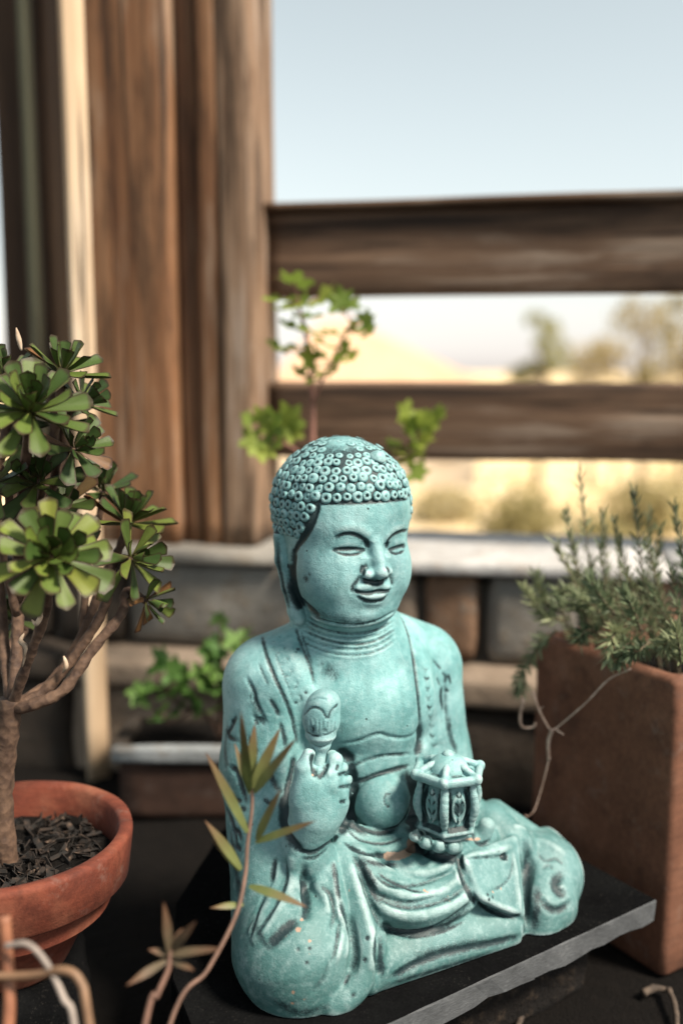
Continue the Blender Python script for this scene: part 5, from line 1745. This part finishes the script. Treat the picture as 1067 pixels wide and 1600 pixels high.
# ------------------------------------------------------------------ square planter with herb
def planter():
    c0 = Vector((0.2425, 0.695, 0)); c1 = Vector((0.164, 0.823, 0))
    d = (c1 - c0); lw = d.length; d = d.normalized()
    e = Vector((-d.y, d.x, 0)) * -1          # towards the right, along the front
    wd = 0.21
    H = 0.154 + 0.08
    root = empty('square_planter', (c0.x, c0.y, -0.08), math.atan2(e.y, e.x))
    tag(root, 'tall square brown terracotta planter right of the statue', 'planter')
    # outer and inner rounded-rectangle rings (local: x along the front, y towards the back)
    def ring(x0, x1, y0, y1, r, z):
        out = []
        for cx, cy, a0 in ((x1 - r, y0 + r, -90), (x1 - r, y1 - r, 0), (x0 + r, y1 - r, 90), (x0 + r, y0 + r, 180)):
            for k in range(7):
                a = math.radians(a0 + 15 * k)
                out.append((cx + r * math.cos(a), cy + r * math.sin(a), z))
        return out
    t = 0.013
    rings = [ring(0.002, wd - .002, .002, lw - .002, 0.006, 0.0), ring(0, wd, 0, lw, 0.006, 0.003)]
    for k in range(1, 13):
        z = 0.003 + (H - 0.009) * k / 12
        rings.append([(x + 0.0008 * mnoise.noise(Vector((x * 20, y * 20, z * 20))), y + 0.0008 * mnoise.noise(Vector((x * 20 + 9, y * 20, z * 20))), z) for x, y, z in ring(0, wd, 0, lw, 0.006, z)])
    rings += [ring(.0012, wd - .0012, .0012, lw - .0012, 0.008, H - .0025), ring(.004, wd - .004, .004, lw - .004, 0.008, H), ring(t - .003, wd - t + .003, t - .003, lw - t + .003, 0.007, H - .0003),
              ring(t, wd - t, t, lw - t, 0.006, H - .004), ring(t, wd - t, t, lw - t, 0.006, H - .06)]
    V, Fc = [], []
    m = len(rings[0])
    for r in rings: V += r
    for i in range(len(rings) - 1):
        for k in range(m):
            k2 = (k + 1) % m
            Fc.append((i * m + k, i * m + k2, (i + 1) * m + k2, (i + 1) * m + k))
    Fc.append(tuple(reversed(range(m))))
    obj('planter_box', mesh_from(V, Fc, 'planter_box'), MAT['terracotta_brown'], root)
    n = 16
    V = [(t - .002 + (wd - 2 * t + .004) * i / n, t - .002 + (lw - 2 * t + .004) * j / n, H - 0.028 + 0.006 * mnoise.noise(Vector((i * .6, j * .6, 2)))) for j in range(n + 1) for i in range(n + 1)]
    Fc = [(j * (n + 1) + i, j * (n + 1) + i + 1, (j + 1) * (n + 1) + i + 1, (j + 1) * (n + 1) + i) for j in range(n) for i in range(n)]
    obj('soil', mesh_from(V, Fc, 'soil'), MAT['soil'], root)
    return root, c0, d, e, wd, lw
PL_ROOT, PL_C0, PL_D, PL_E, PL_W, PL_L = planter()

def herb():
    zs = 0.154 - 0.026
    def bed(a, b):      # fractions along the front and towards the back
        p = PL_C0 + PL_E * (0.02 + (PL_W - 0.04) * a) + PL_D * (0.02 + (PL_L - 0.04) * b)
        return Vector((p.x, p.y, zs))
    c = bed(0.3, 0.5)
    root = empty('herb_plant', tuple(c))
    tag(root, 'shrubby grey green herb with needle leaves in the square planter', 'herb')
    rs = random.Random(4)
    m_stem, nt, b = new_mat('herb_stem')
    nt.links.new(ramp(nt, noise(nt, tex_coord(nt), 200, 3), [(0.3, (0.06, 0.045, 0.03)), (0.7, (0.15, 0.12, 0.07))]), b.inputs['Base Color'])
    b.inputs['Roughness'].default_value = 0.85
    mats = [leaf_material('herb_needle_green', (0.05, 0.075, 0.042), (0.13, 0.165, 0.088), None, trans=0.25),
            leaf_material('herb_needle_pale', (0.13, 0.16, 0.085), (0.26, 0.28, 0.15), None, trans=0.25)]
    def stem(pts, pale, density=1.0, nl=0.0095, tipw=1.0, start=0.25):
        q = [Vector(p) for p in catmull([np.array(p) for p in pts], 7)]
        n = len(q)
        MB().tube([p - c for p in q], [0.0013 - 0.0008 * i / n for i in range(n)], 5).build('stem', m_stem, root)
        mb = MB()
        tot = sum((q[i + 1] - q[i]).length for i in range(n - 1))
        cnt = int(tot / 0.00075 * density)
        for k in range(cnt):
            t = start + (1 - start) * (k + rs.random()) / cnt
            f = t * (n - 1); i = min(int(f), n - 2); fr = f - i
            p = q[i].lerp(q[i + 1], fr)
            tg = (q[i + 1] - q[i]).normalized()
            side = tg.orthogonal().normalized()
            side.rotate(Matrix.Rotation(k * 2.4 + rs.uniform(-.4, .4), 3, tg))
            spread = rs.uniform(0.45, 1.0) * (1.15 if t < .85 else 0.6)
            d = (tg * 0.75 + side * spread + Vector((0, 0, 0.12))).normalized()
            l = nl * rs.uniform(0.65, 1.2)
            w_ = d.cross(Vector((rs.gauss(0, 1), rs.gauss(0, 1), rs.gauss(0, 1)))).normalized() * rs.uniform(0.0007, 0.0012) * tipw
            u = d.cross(w_).normalized() * 0.0003
            b_ = p - c
            mb.add([b_ - w_ * .4, b_ + d * l * .55 - w_, b_ + d * l, b_ + d * l * .55 + w_, b_ + w_ * .4, b_ + d * l * .5 + u * 2], [(0, 1, 5), (1, 2, 5), (2, 3, 5), (3, 4, 5), (4, 0, 5)])
        o = mb.build('needle_leaves', mats[pale], root)
        tag(o, kind='stuff')
    # upright stems: tip pixel, depth, bed position
    for (x, y, Y, a, b_, pale) in [
        (905, 742, .80, .10, .75, 1), (882, 800, .79, .06, .70, 0), (868, 850, .77, .04, .65, 0), (958, 812, .78, .18, .55, 0), (990, 768, .77, .30, .50, 0), (1052, 792, .76, .45, .4, 0),
        (935, 850, .77, .12, .5, 0), (1010, 850, .75, .32, .35, 0), (1030, 828, .79, .42, .6, 0), (975, 890, .74, .15, .3, 0), (1062, 850, .73, .4, .2, 0),
        (925, 880, .80, .1, .85, 0), (1000, 900, .73, .22, .25, 0), (1046, 890, .72, .32, .12, 0), (900, 900, .79, .08, .8, 0), (955, 930, .73, .12, .35, 0),
        (1085, 830, .78, .6, .45, 0), (1075, 900, .76, .55, .25, 0), (1020, 930, .71, .24, .15, 0), (985, 940, .72, .15, .2, 0), (1100, 780, .8, .7, .6, 0), (940, 800, .83, .2, .95, 0),
        (1015, 800, .84, .45, .9, 0), (870, 925, .78, .04, .75, 1), (1055, 940, .7, .3, .06, 0), (965, 850, .8, .2, .75, 0), (895, 850, .81, .1, .9, 0)]:
        p0 = bed(a, b_); p1 = at(x, y, Y)
        mid = p0.lerp(p1, 0.5) + Vector((rs.uniform(-.008, .008), rs.uniform(-.008, .008), 0.004))
        stem([p0, p0.lerp(mid, .5) + Vector((0, 0, .004)), mid, p1], 1 if rs.random() < .5 else pale, 0.55 if y > 760 else 0.4, 0.0115)
    # sprigs that spill over the near-left edge
    for (pts, pale) in (([(930, 960, .76), (900, 930, .765), (875, 925, .765)], 1), ([(950, 985, .745), (930, 950, .74), (905, 938, .74)], 1), ([(975, 1000, .72), (965, 985, .70), (955, 1000, .69), (950, 1030, .69)], 1),
                        ([(990, 1000, .71), (975, 1010, .69), (970, 1035, .685)], 0), ([(940, 990, .74), (915, 985, .73), (905, 1000, .72)], 0), ([(1060, 1020, .69), (1050, 1000, .675), (1035, 1010, .67)], 1),
                        ([(1060, 1040, .68), (1062, 1020, .665), (1055, 985, .66)], 1), ([(880, 960, .77), (850, 940, .78), (838, 900, .785)], 1), ([(880, 970, .765), (845, 960, .775), (820, 920, .78)], 1),
                        ([(960, 960, .73), (940, 935, .72), (920, 905, .72)], 0), ([(1000, 985, .71), (990, 955, .70), (975, 930, .7)], 0), ([(870, 985, .76), (840, 1010, .77), (815, 1055, .775), (812, 1075, .775)], 1),
                        ([(1015, 1000, .7), (1000, 1015, .685), (985, 1022, .68)], 0), ([(920, 975, .75), (905, 950, .745), (880, 945, .74)], 1)):
        stem([at(*p) for p in pts], pale, 1.3, 0.0125, 1.2, 0.1)
herb()

def dry_tendril():
    m, nt, b = new_mat('dry_root')
    nt.links.new(ramp(nt, noise(nt, tex_coord(nt), 150, 3), [(0.3, (0.20, 0.12, 0.085)), (0.7, (0.46, 0.34, 0.27))]), b.inputs['Base Color'])
    b.inputs['Roughness'].default_value = 0.8
    c = at(950, 1065, .70)
    root = empty('dried_root_strand', tuple(c))
    tag(root, 'thin dried root strand dangling down the side of the planter', 'dried root')
    Y = .708
    strands = [([(985, 1045, .690), (950, 1062, .700), (915, 1098, .708), (872, 1135, .718), (862, 1140, .716)], .0008, .0006),
               ([(832, 1080, .742), (842, 1110, .735), (856, 1136, .728), (862, 1142, .716)], .0009, .0008),
               ([(862, 1140, .716), (856, 1160, .720), (857, 1188, .722)], .0015, .0012),
               ([(857, 1186, .722), (850, 1215, .722), (840, 1250, .722), (833, 1268, .72), (823, 1276, .72), (820, 1272, .72)], .0006, .0004),
               ([(868, 1140, .717), (880, 1148, .716)], .0008, .0006),
               ([(818, 1092, .745), (812, 1120, .745), (816, 1136, .745), (832, 1136, .744), (836, 1130, .743)], .0011, .0008),
               ([(842, 1110, .735), (848, 1104, .734)], .0006, .0004)]
    for pts, r0, r1 in strands:
        q = catmull([np.array(at(*p)) - np.array(c) for p in pts], 6)
        MB().tube(q, [r0 + (r1 - r0) * i / (len(q) - 1) for i in range(len(q))], 6).build('strand', m, root)
dry_tendril()

# ------------------------------------------------------------------ long trough with geranium behind the statue
def trough():
    Y = 0.965
    x0, x1 = at(182, 1165, Y).x, 0.10
    z1 = at(182, 1168, Y - 0.0).z
    root = empty('brick_trough', ((x0 + x1) / 2, Y + 0.05, -0.08), math.radians(0))
    tag(root, 'long brown trough with whitish rim behind the statue on the left', 'trough')
    w_, dp, H = x1 - x0, 0.10, z1 + 0.08
    bm = rough_block((w_, dp, H - 0.014), 5, 0.0012, 10, 0.006)
    o = bm_obj('trough_box', bm, terracotta_material('dark_clay', (0.030, 0.015, 0.010), (0.058, 0.029, 0.019), (0.09, 0.055, 0.038), 0.3), root, True)
    o.location = (0, 0, (H - 0.014) / 2)
    bm = bmesh.new()
    m = rock_material('lime_bloom_rim', (0.14, 0.155, 0.16), (0.28, 0.30, 0.31), (0.14, 0.12, 0.10))
    k = 0
    for (sx, sy, cx, cy) in ((w_ + .008, .016, 0, -dp / 2), (w_ + .008, .016, 0, dp / 2), (.016, dp - .018, -w_ / 2, 0), (.016, dp - .018, w_ / 2, 0)):
        b2 = rough_block((sx, sy, 0.0165), k, 0.0006, 6, 0.004)
        oo = bm_obj('rim', b2, m if k == 0 else MAT['stone_dark'], root, True)
        oo.location = (cx, cy, H - 0.0065)
        k += 1
    bm.free()
    n = 12
    V = [(-w_ / 2 + .008 + (w_ - .016) * i / n, -dp / 2 + .008 + (dp - .016) * j / 4, H - 0.0075 + 0.003 * mnoise.noise(Vector((i, j, 0)))) for j in range(5) for i in range(n + 1)]
    Fc = [(j * (n + 1) + i, j * (n + 1) + i + 1, (j + 1) * (n + 1) + i + 1, (j + 1) * (n + 1) + i) for j in range(4) for i in range(n)]
    obj('soil', mesh_from(V, Fc, 'soil'), MAT['soil'], root)
    return H - 0.08
TZ = trough()

def lobed_leaf(name, mat, lobes=5, seed=0):
    rs = random.Random(seed)
    V = [(0.0, 0.0, 0.0)]
    T = [0.0]
    n = 26
    for ring_ in (0.5, 1.0):
        for k in range(n):
            a = math.radians(-155 + 310 * k / (n - 1))
            r = 0.5 * (0.80 + 0.20 * math.cos(a * lobes / 0.86)) * (1 + 0.06 * math.sin(a * 17)) * ring_
            V.append((0.28 + r * math.cos(a) * 1.05, r * math.sin(a), 0.10 * ring_ * ring_ * (0.6 + 0.5 * math.cos(a * lobes / 0.86 + 1)) + rs.uniform(-.012, .012)))
            T.append(ring_)
    Fc = []
    V[0] = (0.10, 0, 0.0)
    for k in range(n - 1):
        Fc.append((0, 1 + k, 2 + k))
        Fc.append((1 + k, 1 + n + k, 2 + n + k, 2 + k))
    me = mesh_from(V, Fc, name)
    a = me.attributes.new('tint', 'FLOAT', 'POINT'); a.data.foreach_set('value', T)
    me.materials.append(mat)
    return me
MAT['geranium'] = leaf_material('soft_lobed_leaf', (0.13, 0.20, 0.035), (0.30, 0.36, 0.065), None, trans=0.5)
MAT['geranium_dark'] = leaf_material('soft_lobed_leaf_green', (0.045, 0.115, 0.025), (0.13, 0.23, 0.05), None, trans=0.35)
GL = [lobed_leaf('leaf', MAT['geranium'], 5, s) for s in (0, 1)] 
GD = [lobed_leaf('leaf', MAT['geranium_dark'], 5, s) for s in (2, 3)]
def geranium(label, base, stems, leaves, seed, meshes, stem_col):
    rs = random.Random(seed)
    root = empty('leafy_plant', tuple(base))
    tag(root, label, 'plant')
    m, nt, b = new_mat('plant_stem')
    nt.links.new(ramp(nt, noise(nt, tex_coord(nt), 120, 3), [(0.3, stem_col), (0.7, tuple(c * 1.9 for c in stem_col))]), b.inputs['Base Color'])
    b.inputs['Roughness'].default_value = 0.7
    paths = []
    for pts, r0, r1 in stems:
        q = [Vector(p) for p in catmull([np.array(p) for p in pts], 6)]
        paths.append(q)
        MB().tube([p - base for p in q], [r0 + (r1 - r0) * i / (len(q) - 1) for i in range(len(q))], 7).build('stem', m, root)
    allp = [p for q in paths for p in q]
    for (px, py, Y, size) in leaves:
        size *= 1.6
        p = at(px, py, Y)
        near = min(allp, key=lambda q: (q - p).length + max(0, (q.z - p.z)) * 1.5)
        d = (p - near)
        if d.length < 1e-4: d = Vector((0, -0.01, 0.005))
        dirv = (d.normalized() + Vector((rs.uniform(-.5, .5), rs.uniform(-.7, .1), rs.uniform(-.3, .3)))).normalized()
        nrm = Vector((rs.uniform(-.5, .5), rs.uniform(-1.1, -.5), rs.uniform(.25, .8)))
        o = bpy.data.objects.new('leaf', meshes[rs.randrange(2)])
        M = frame_to(p - dirv * size * 0.4, dirv, nrm)
        o.matrix_local = Matrix.Translation(-base) @ M @ Matrix.Diagonal((size, size * rs.uniform(.85, 1.1), size, 1))
        link(o, root)
        st = p - dirv * size * 0.35
        if (st - near).length > 0.004:
            mid = near.lerp(st, .5) + Vector((0, 0, -.002))
            MB().tube([near - base, mid - base, st - base], [0.0009, 0.0007, 0.0006], 5).build('leaf_stalk', m, root)
    return root
def plants_behind():
    b1 = Vector((at(485, 1000, 1.0).x, 1.0, TZ - 0.004))
    S1 = [([b1, at(488, 900, 1.0), at(487, 760, 1.0), at(488, 650, 1.0), at(484, 560, .995), at(470, 490, .99), at(460, 440, .985)], .0045, .0012),
          ([at(486, 640, 1.0), at(505, 590, .985), at(530, 540, .975), at(550, 505, .97)], .0016, .0008),
          ([at(487, 740, 1.0), at(470, 710, .985), at(440, 690, .97), at(410, 670, .965)], .002, .001),
          ([at(488, 800, 1.0), at(550, 770, 1.0), at(610, 725, 1.01), at(650, 680, 1.01)], .002, .001)]
    L1 = [(462, 438, .98, .024), (434, 470, .975, .022), (452, 482, .97, .022), (470, 470, .99, .02), (510, 462, .985, .022), (532, 466, .985, .022), (543, 474, .99, .018),
          (480, 495, .97, .020), (455, 512, .975, .022), (488, 520, .965, .022), (505, 538, .96, .02), (432, 545, .98, .02), (462, 545, .97, .024), (480, 560, .97, .02), (500, 556, .975, .018),
          (575, 500, .97, .016), (580, 515, .97, .014), (548, 508, .97, .016), (520, 522, .965, .018), (540, 545, .965, .018), (528, 570, .97, .018), (510, 580, .965, .018), (552, 556, .97, .014), (496, 592, .96, .018), (470, 585, .975, .018),
          (455, 650, .96, .026), (430, 660, .96, .026), (412, 650, .965, .02), (392, 690, .965, .02), (405, 705, .96, .02), (440, 680, .955, .022), (465, 672, .96, .018), (385, 655, .965, .014),
          (630, 645, 1.0, .022), (655, 655, 1.0, .024), (680, 655, 1.0, .022), (640, 680, 1.0, .024), (665, 690, 1.0, .022), (615, 690, 1.0, .02), (650, 715, 1.0, .024), (655, 738, 1.0, .02), (690, 645, 1.0, .014), (630, 712, 1.0, .02), (645, 664, 1.0, .02)]
    geranium('tall leafy plant with bright lobed leaves rising behind the statue head', b1, S1, L1, 5, GL, (0.16, 0.075, 0.055))
    b2 = Vector((at(345, 1150, 1.0).x, 1.0, TZ - 0.004))
    S2 = [([b2, at(325, 1120, .995), at(280, 1100, .985), at(255, 1070, .98), at(240, 1040, .98)], .003, .0012),
          ([b2, at(345, 1090, .99), at(345, 1030, .985), at(345, 970, .98)], .003, .001),
          ([b2, at(372, 1090, .99), at(378, 1030, .985), at(380, 1000, .985)], .0026, .001),
          ([at(300, 1110, .99), at(268, 1130, .98), at(255, 1118, .975)], .002, .001)]
    L2 = [(345, 966, .98, .014), (382, 996, .98, .022), (365, 1008, .98, .022), (392, 1010, .985, .018), (338, 1010, .98, .02), (325, 1020, .98, .022), (350, 1030, .975, .024), (372, 1035, .98, .022), (330, 1045, .975, .024),
          (255, 1030, .975, .024), (275, 1045, .975, .022), (240, 1045, .975, .02), (232, 1080, .975, .024), (215, 1085, .975, .02), (250, 1075, .97, .024), (270, 1078, .97, .024), (290, 1060, .975, .024), (310, 1055, .975, .022),
          (300, 1085, .97, .024), (325, 1075, .975, .022), (250, 1115, .97, .02), (262, 1122, .97, .018), (285, 1105, .975, .02), (310, 1100, .98, .02), (340, 1065, .98, .022), (360, 1060, .98, .022), (345, 1105, .985, .02), (370, 1080, .985, .02), (438, 965, .99, .013), (642, 918, .99, .012)]
    geranium('low bushy green plant in the trough left of the statue', b2, S2, L2[:-2], 6, GD, (0.05, 0.028, 0.018))
plants_behind()

# ------------------------------------------------------------------ sprigs in the foreground
MAT['sprig'] = leaf_material('olive_yellow_blade', (0.095, 0.12, 0.036), (0.18, 0.195, 0.066), (0.15, 0.075, 0.042), trans=0.3)
MAT['sprig_dull'] = leaf_material('dull_brown_blade', (0.08, 0.06, 0.037), (0.15, 0.115, 0.07), (0.14, 0.07, 0.04), trans=0.2)
def lance(t):
    return math.sin(math.pi * min(1, max(0, 0.06 + 0.94 * t)) ** 0.8) ** 0.8 if t < 1 else 0.0
def sprig(name, label, base_ground, stem_px, leaves, mat, dY, r0, r1, stem_c, seed):
    rs = random.Random(seed)
    root = empty(name, tuple(base_ground))
    tag(root, label, 'sprig')
    m, nt, b = new_mat('sprig_stem')
    nt.links.new(ramp(nt, noise(nt, tex_coord(nt), 160, 3), [(0.3, stem_c), (0.7, tuple(min(1, c * 1.8) for c in stem_c))]), b.inputs['Base Color'])
    b.inputs['Roughness'].default_value = 0.6
    P = [np.array(base_ground)] + [np.array(at(*p)) for p in stem_px]
    q = [Vector(p) - Vector(base_ground) for p in catmull(P, 8)]
    n = len(q)
    MB().tube(q, [r0 + (r1 - r0) * i / (n - 1) for i in range(n)], 8).build('stem', m, root)
    for (bx, by, bY, tx, ty, tY, wpx, curl) in leaves:
        a = at(bx, by, bY); t = at(tx, ty, tY)
        ln = (t - a).length
        me = leaf_mesh('leaf', lance, ln, wpx * 0.68 / FPX * bY, mat, curl, 0.5, 0.0020, 10, 5, True, 0.12)
        o = obj('leaf', me, None, root)
        view = Vector((0, 0, CAM_Z)) - a
        nrm = view.normalized() + Vector((rs.uniform(-.5, .5), 0, rs.uniform(.2, .9)))
        o.matrix_local = Matrix.Translation(-Vector(base_ground)) @ frame_to(a, t - a, nrm)
def foreground():
    Y = .500
    sprig('leafy_sprig', 'leafy sprig with olive yellow blades in front of the statue', (-0.118, 0.405, -0.080),
          [(262, 1612, .455), (325, 1515, .468), (368, 1432, .48), (383, 1370, .49), (387, 1318, .495), (394, 1260, .5), (392, 1205, .502), (388, 1165, .503)],
          [(391, 1235, .500, 379, 1108, .492, 24, .05), (394, 1230, .500, 438, 1138, .497, 26, -.05), (392, 1220, .50, 398, 1130, .505, 24, 0), (398, 1238, .50, 467, 1152, .490, 24, .04), (402, 1312, .497, 441, 1232, .49, 24, .03), (400, 1316, .497, 498, 1284, .485, 20, .06),
           (386, 1300, .496, 323, 1176, .49, 24, -.03), (376, 1358, .492, 322, 1282, .485, 24, -.04), (374, 1360, .492, 330, 1310, .488, 16, .02), (390, 1385, .490, 478, 1412, .478, 22, -.16), (380, 1414, .486, 328, 1420, .48, 17, .05), (390, 1240, .501, 366, 1160, .508, 20, .0)],
          MAT['sprig'], 0, .0013, .0008, (0.105, 0.06, 0.042), 1)
    sprig('withered_sprig', 'withered brown sprig in the dark lower left foreground', (-0.120, 0.378, -0.080),
          [(224, 1615, .430), (246, 1555, .435), (264, 1512, .44), (266, 1480, .443)],
          [(264, 1490, .442, 253, 1408, .436, 26, .04), (260, 1502, .441, 198, 1541, .43, 22, .03), (268, 1492, .442, 347, 1484, .432, 24, .03), (268, 1485, .443, 312, 1436, .437, 24, .1), (262, 1492, .443, 232, 1484, .437, 18, 0), (268, 1500, .442, 305, 1518, .434, 18, .05), (266, 1490, .443, 285, 1450, .445, 22, 0)],
          MAT['sprig_dull'], 0, .0016, .0011, (0.11, 0.06, 0.042), 2)
    def strand(name, label, pts, r, c1, c2, cat):
        m, nt, b = new_mat(name + '_skin')
        nt.links.new(ramp(nt, noise(nt, tex_coord(nt), 90, 3), [(0.3, c1), (0.7, c2)]), b.inputs['Base Color'])
        b.inputs['Roughness'].default_value = 0.6
        q = catmull([np.array(p) for p in pts], 8)
        o = MB().tube(q, r, 9).build(name, m)
        tag(o, label, cat)
    g = -0.082
    strand('orange_plant', 'thick orange plant stem at the bottom left edge', [at(8, 1432, .435), at(12, 1500, .43), at(14, 1600, .42), (-.157, .40, .02), (-.160, .39, g)], .0029, (0.15, 0.055, 0.026), (0.25, 0.10, 0.05), 'stem')
    strand('dried_plant', 'pale grey dried stem arching in the bottom left corner', [at(10, 1478, .425), at(45, 1476, .422), at(76, 1510, .418), at(100, 1560, .412), at(118, 1615, .405), (-.106, .37, .01), (-.108, .36, g)], .0015, (0.16, 0.13, 0.11), (0.30, 0.25, 0.215), 'stem')
    strand('bent_plant', 'bent tan stem crossing the bottom left corner', [at(-30, 1526, .425), at(50, 1524, .42), at(100, 1516, .415), at(126, 1534, .412), at(138, 1590, .406), (-.099, .385, .02), (-.100, .375, g)], .0020, (0.12, 0.065, 0.033), (0.21, 0.12, 0.066), 'stem')
foreground()

# ------------------------------------------------------------------ far things beyond the fence
def far_house():
    root = empty('far_house', (0, 35, -4.0))
    tag(root, 'distant house with orange tiled roof seen between the rails', 'house')
    x0, x1 = at(430, 560, 35).x, at(742, 597, 35).x
    ridge = at(530, 500, 35).z + 4.0; eave = at(742, 600, 35).z + 4.0
    xr0, xr1 = at(500, 500, 35).x, at(545, 500, 35).x
    hw, hd = (x1 - x0) / 2, 3.5
    cx = (x0 + x1) / 2
    wm = rock_material('cream_render', (0.50, 0.42, 0.33), (0.62, 0.54, 0.44), None, 0.05)
    rm = rock_material('orange_roof_tile', (0.58, 0.36, 0.22), (0.70, 0.46, 0.30), (0.64, 0.40, 0.26), 0.1)
    bm = bmesh.new(); bmesh.ops.create_cube(bm, size=1)
    for v in bm.verts: v.co = (cx + v.co.x * (hw * 2 - .6), v.co.y * (hd * 2 - .6), (v.co.z + .5) * eave)
    bm_obj('wall', bm, wm, root)
    V = [(x0, -hd, eave), (x1, -hd, eave), (x1, hd, eave), (x0, hd, eave), (xr0, 0, ridge), (xr1, 0, ridge), (x0, -hd, eave - .15), (x1, -hd, eave - .15), (x1, hd, eave - .15), (x0, hd, eave - .15)]
    Fc = [(0, 1, 5, 4), (1, 2, 5), (2, 3, 4, 5), (3, 0, 4), (6, 7, 1, 0), (7, 8, 2, 1), (8, 9, 3, 2), (9, 6, 0, 3), (9, 8, 7, 6)]
    obj('roof', mesh_from(V, Fc, 'roof', False), rm, root)
    gm, nt, b = new_mat('window_glass'); b.inputs['Base Color'].default_value = (0.03, 0.035, 0.04, 1); b.inputs['Roughness'].default_value = 0.1
    for k in range(4):
        bm = bmesh.new(); bmesh.ops.create_cube(bm, size=1)
        for v in bm.verts: v.co = (cx - hw * .65 + k * hw * .43 + v.co.x * .8, -hd + .28 + v.co.y * .1, eave * .55 + v.co.z * 1.1)
        bm_obj('window', bm, gm, root)
far_house()

def far_tree(name, label, px, py_top, py_base_hint, Y, width, seed, group, tone):
    rs = random.Random(seed)
    top = at(px, py_top, Y)
    gz = -0.7 - min(3.3, max(0, (Y - 9) * 0.12))
    base = Vector((top.x, Y, gz))
    root = empty(name, tuple(base))
    tag(root, label, 'tree', group)
    H = top.z - gz
    bm_, nt, b = new_mat('far_bark'); b.inputs['Base Color'].default_value = (0.12, 0.085, 0.06, 1); b.inputs['Roughness'].default_value = .9
    mb = MB().tube([(0, 0, -.1), (0.05 * H * .2, 0, H * .3), (0, 0, H * .6), (0.02, 0, H * .92)], [H * .022, H * .017, H * .011, H * .004], 8)
    clumps = []
    for k in range(26):
        a = rs.uniform(0, 6.28); zf = rs.uniform(0.38, 1.0)
        rr = width * 0.5 * math.sin(math.pi * min(1, (zf - 0.25) / 0.8)) ** 0.7 * rs.uniform(.35, 1)
        p = Vector((math.cos(a) * rr, math.sin(a) * rr, H * zf))
        clumps.append((p, rs.uniform(.10, .2) * width))
        if k % 2 == 0:
            mb.tube([(0, 0, H * (zf - .22)), tuple(p * .55 + Vector((0, 0, H * (zf - .1) * .45))), tuple(p)], [H * .007, H * .005, H * .002], 5)
    mb.build('trunk', bm_, root)
    lf = MB()
    for p, r in clumps:
        for q in range(60):
            d = Vector((rs.gauss(0, 1), rs.gauss(0, 1), rs.gauss(0, .8))).normalized() * r * rs.random() ** .4
            c = p + d
            u = Vector((rs.gauss(0, 1), rs.gauss(0, 1), rs.gauss(0, 1))).normalized()
            v = u.orthogonal().normalized()
            s = H * rs.uniform(.012, .024)
            lf.add([c - u * s, c + v * s * .6, c + u * s, c - v * s * .6], [(0, 1, 2, 3)])
    lf.build('crown', tone, root, False)
FT = [leaf_material('far_olive_leaf', (0.24, 0.20, 0.075), (0.38, 0.31, 0.13), None, trans=.3), leaf_material('far_gold_leaf', (0.30, 0.24, 0.11), (0.46, 0.38, 0.20), None, trans=.3), leaf_material('far_green_leaf', (0.18, 0.18, 0.075), (0.29, 0.28, 0.12), None, trans=.3)]
grp = 'trees beyond the fence'
far_tree('far_tree', 'narrow olive tree beyond the rails, left of the paler trees', 846, 488, 0, 26, 1.5, 1, grp, FT[2])
far_tree('far_tree', 'broad golden tree beyond the rails at the right', 1010, 478, 0, 28, 3.0, 2, grp, FT[1])
far_tree('far_tree', 'low straw coloured tree between the two taller trees', 925, 540, 0, 30, 2.6, 3, grp, FT[1])
far_tree('far_tree', 'dark tree at the right edge behind the rails', 1075, 465, 0, 24, 2.0, 4, grp, FT[0])

def far_shrub(px, py, Y, w_, h_, seed, label, tone):
    rs = random.Random(seed)
    p = at(px, py, Y)
    base = Vector((p.x, Y, -0.72))
    root = empty('far_shrub', tuple(base))
    tag(root, label, 'shrub', 'shrubs in the field')
    lf, st = MB(), MB()
    for k in range(14):
        a = rs.uniform(0, 6.28)
        e = Vector((math.cos(a) * w_ * .4 * rs.random(), math.sin(a) * w_ * .4 * rs.random(), h_ * rs.uniform(.5, 1)))
        st.tube([(0, 0, -.02), tuple(e * .5 + Vector((0, 0, .02))), tuple(e)], [.012, .008, .003], 5)
        for q in range(90):
            c = e * rs.uniform(.35, 1.05) + Vector((rs.gauss(0, 1), rs.gauss(0, 1), rs.gauss(0, 1))) * w_ * .09
            if c.z < 0.01: c.z = 0.01
            u = Vector((rs.gauss(0, 1), rs.gauss(0, 1), rs.gauss(0, 1))).normalized(); v = u.orthogonal()
            s = rs.uniform(.02, .04)
            lf.add([c - u * s, c + v * s * .5, c + u * s, c - v * s * .5], [(0, 1, 2, 3)])
    bm_, nt, b = new_mat('shrub_twig'); b.inputs['Base Color'].default_value = (0.12, 0.085, 0.06, 1)
    st.build('stem', bm_, root); lf.build('foliage', tone, root, False)
far_shrub(815, 800, 6.0, .95, .30, 1, 'olive shrub in the field seen below the lower rail beside the herb', FT[0])
far_shrub(1010, 790, 6.6, 1.1, .36, 2, 'darker shrub in the field behind the herb at the right', FT[0])
far_shrub(705, 815, 7.0, .8, .16, 3, 'small shrub in the field right of the statue head', FT[1])
far_shrub(940, 812, 5.6, .7, .18, 4, 'low shrub in the field between the two larger shrubs', FT[0])
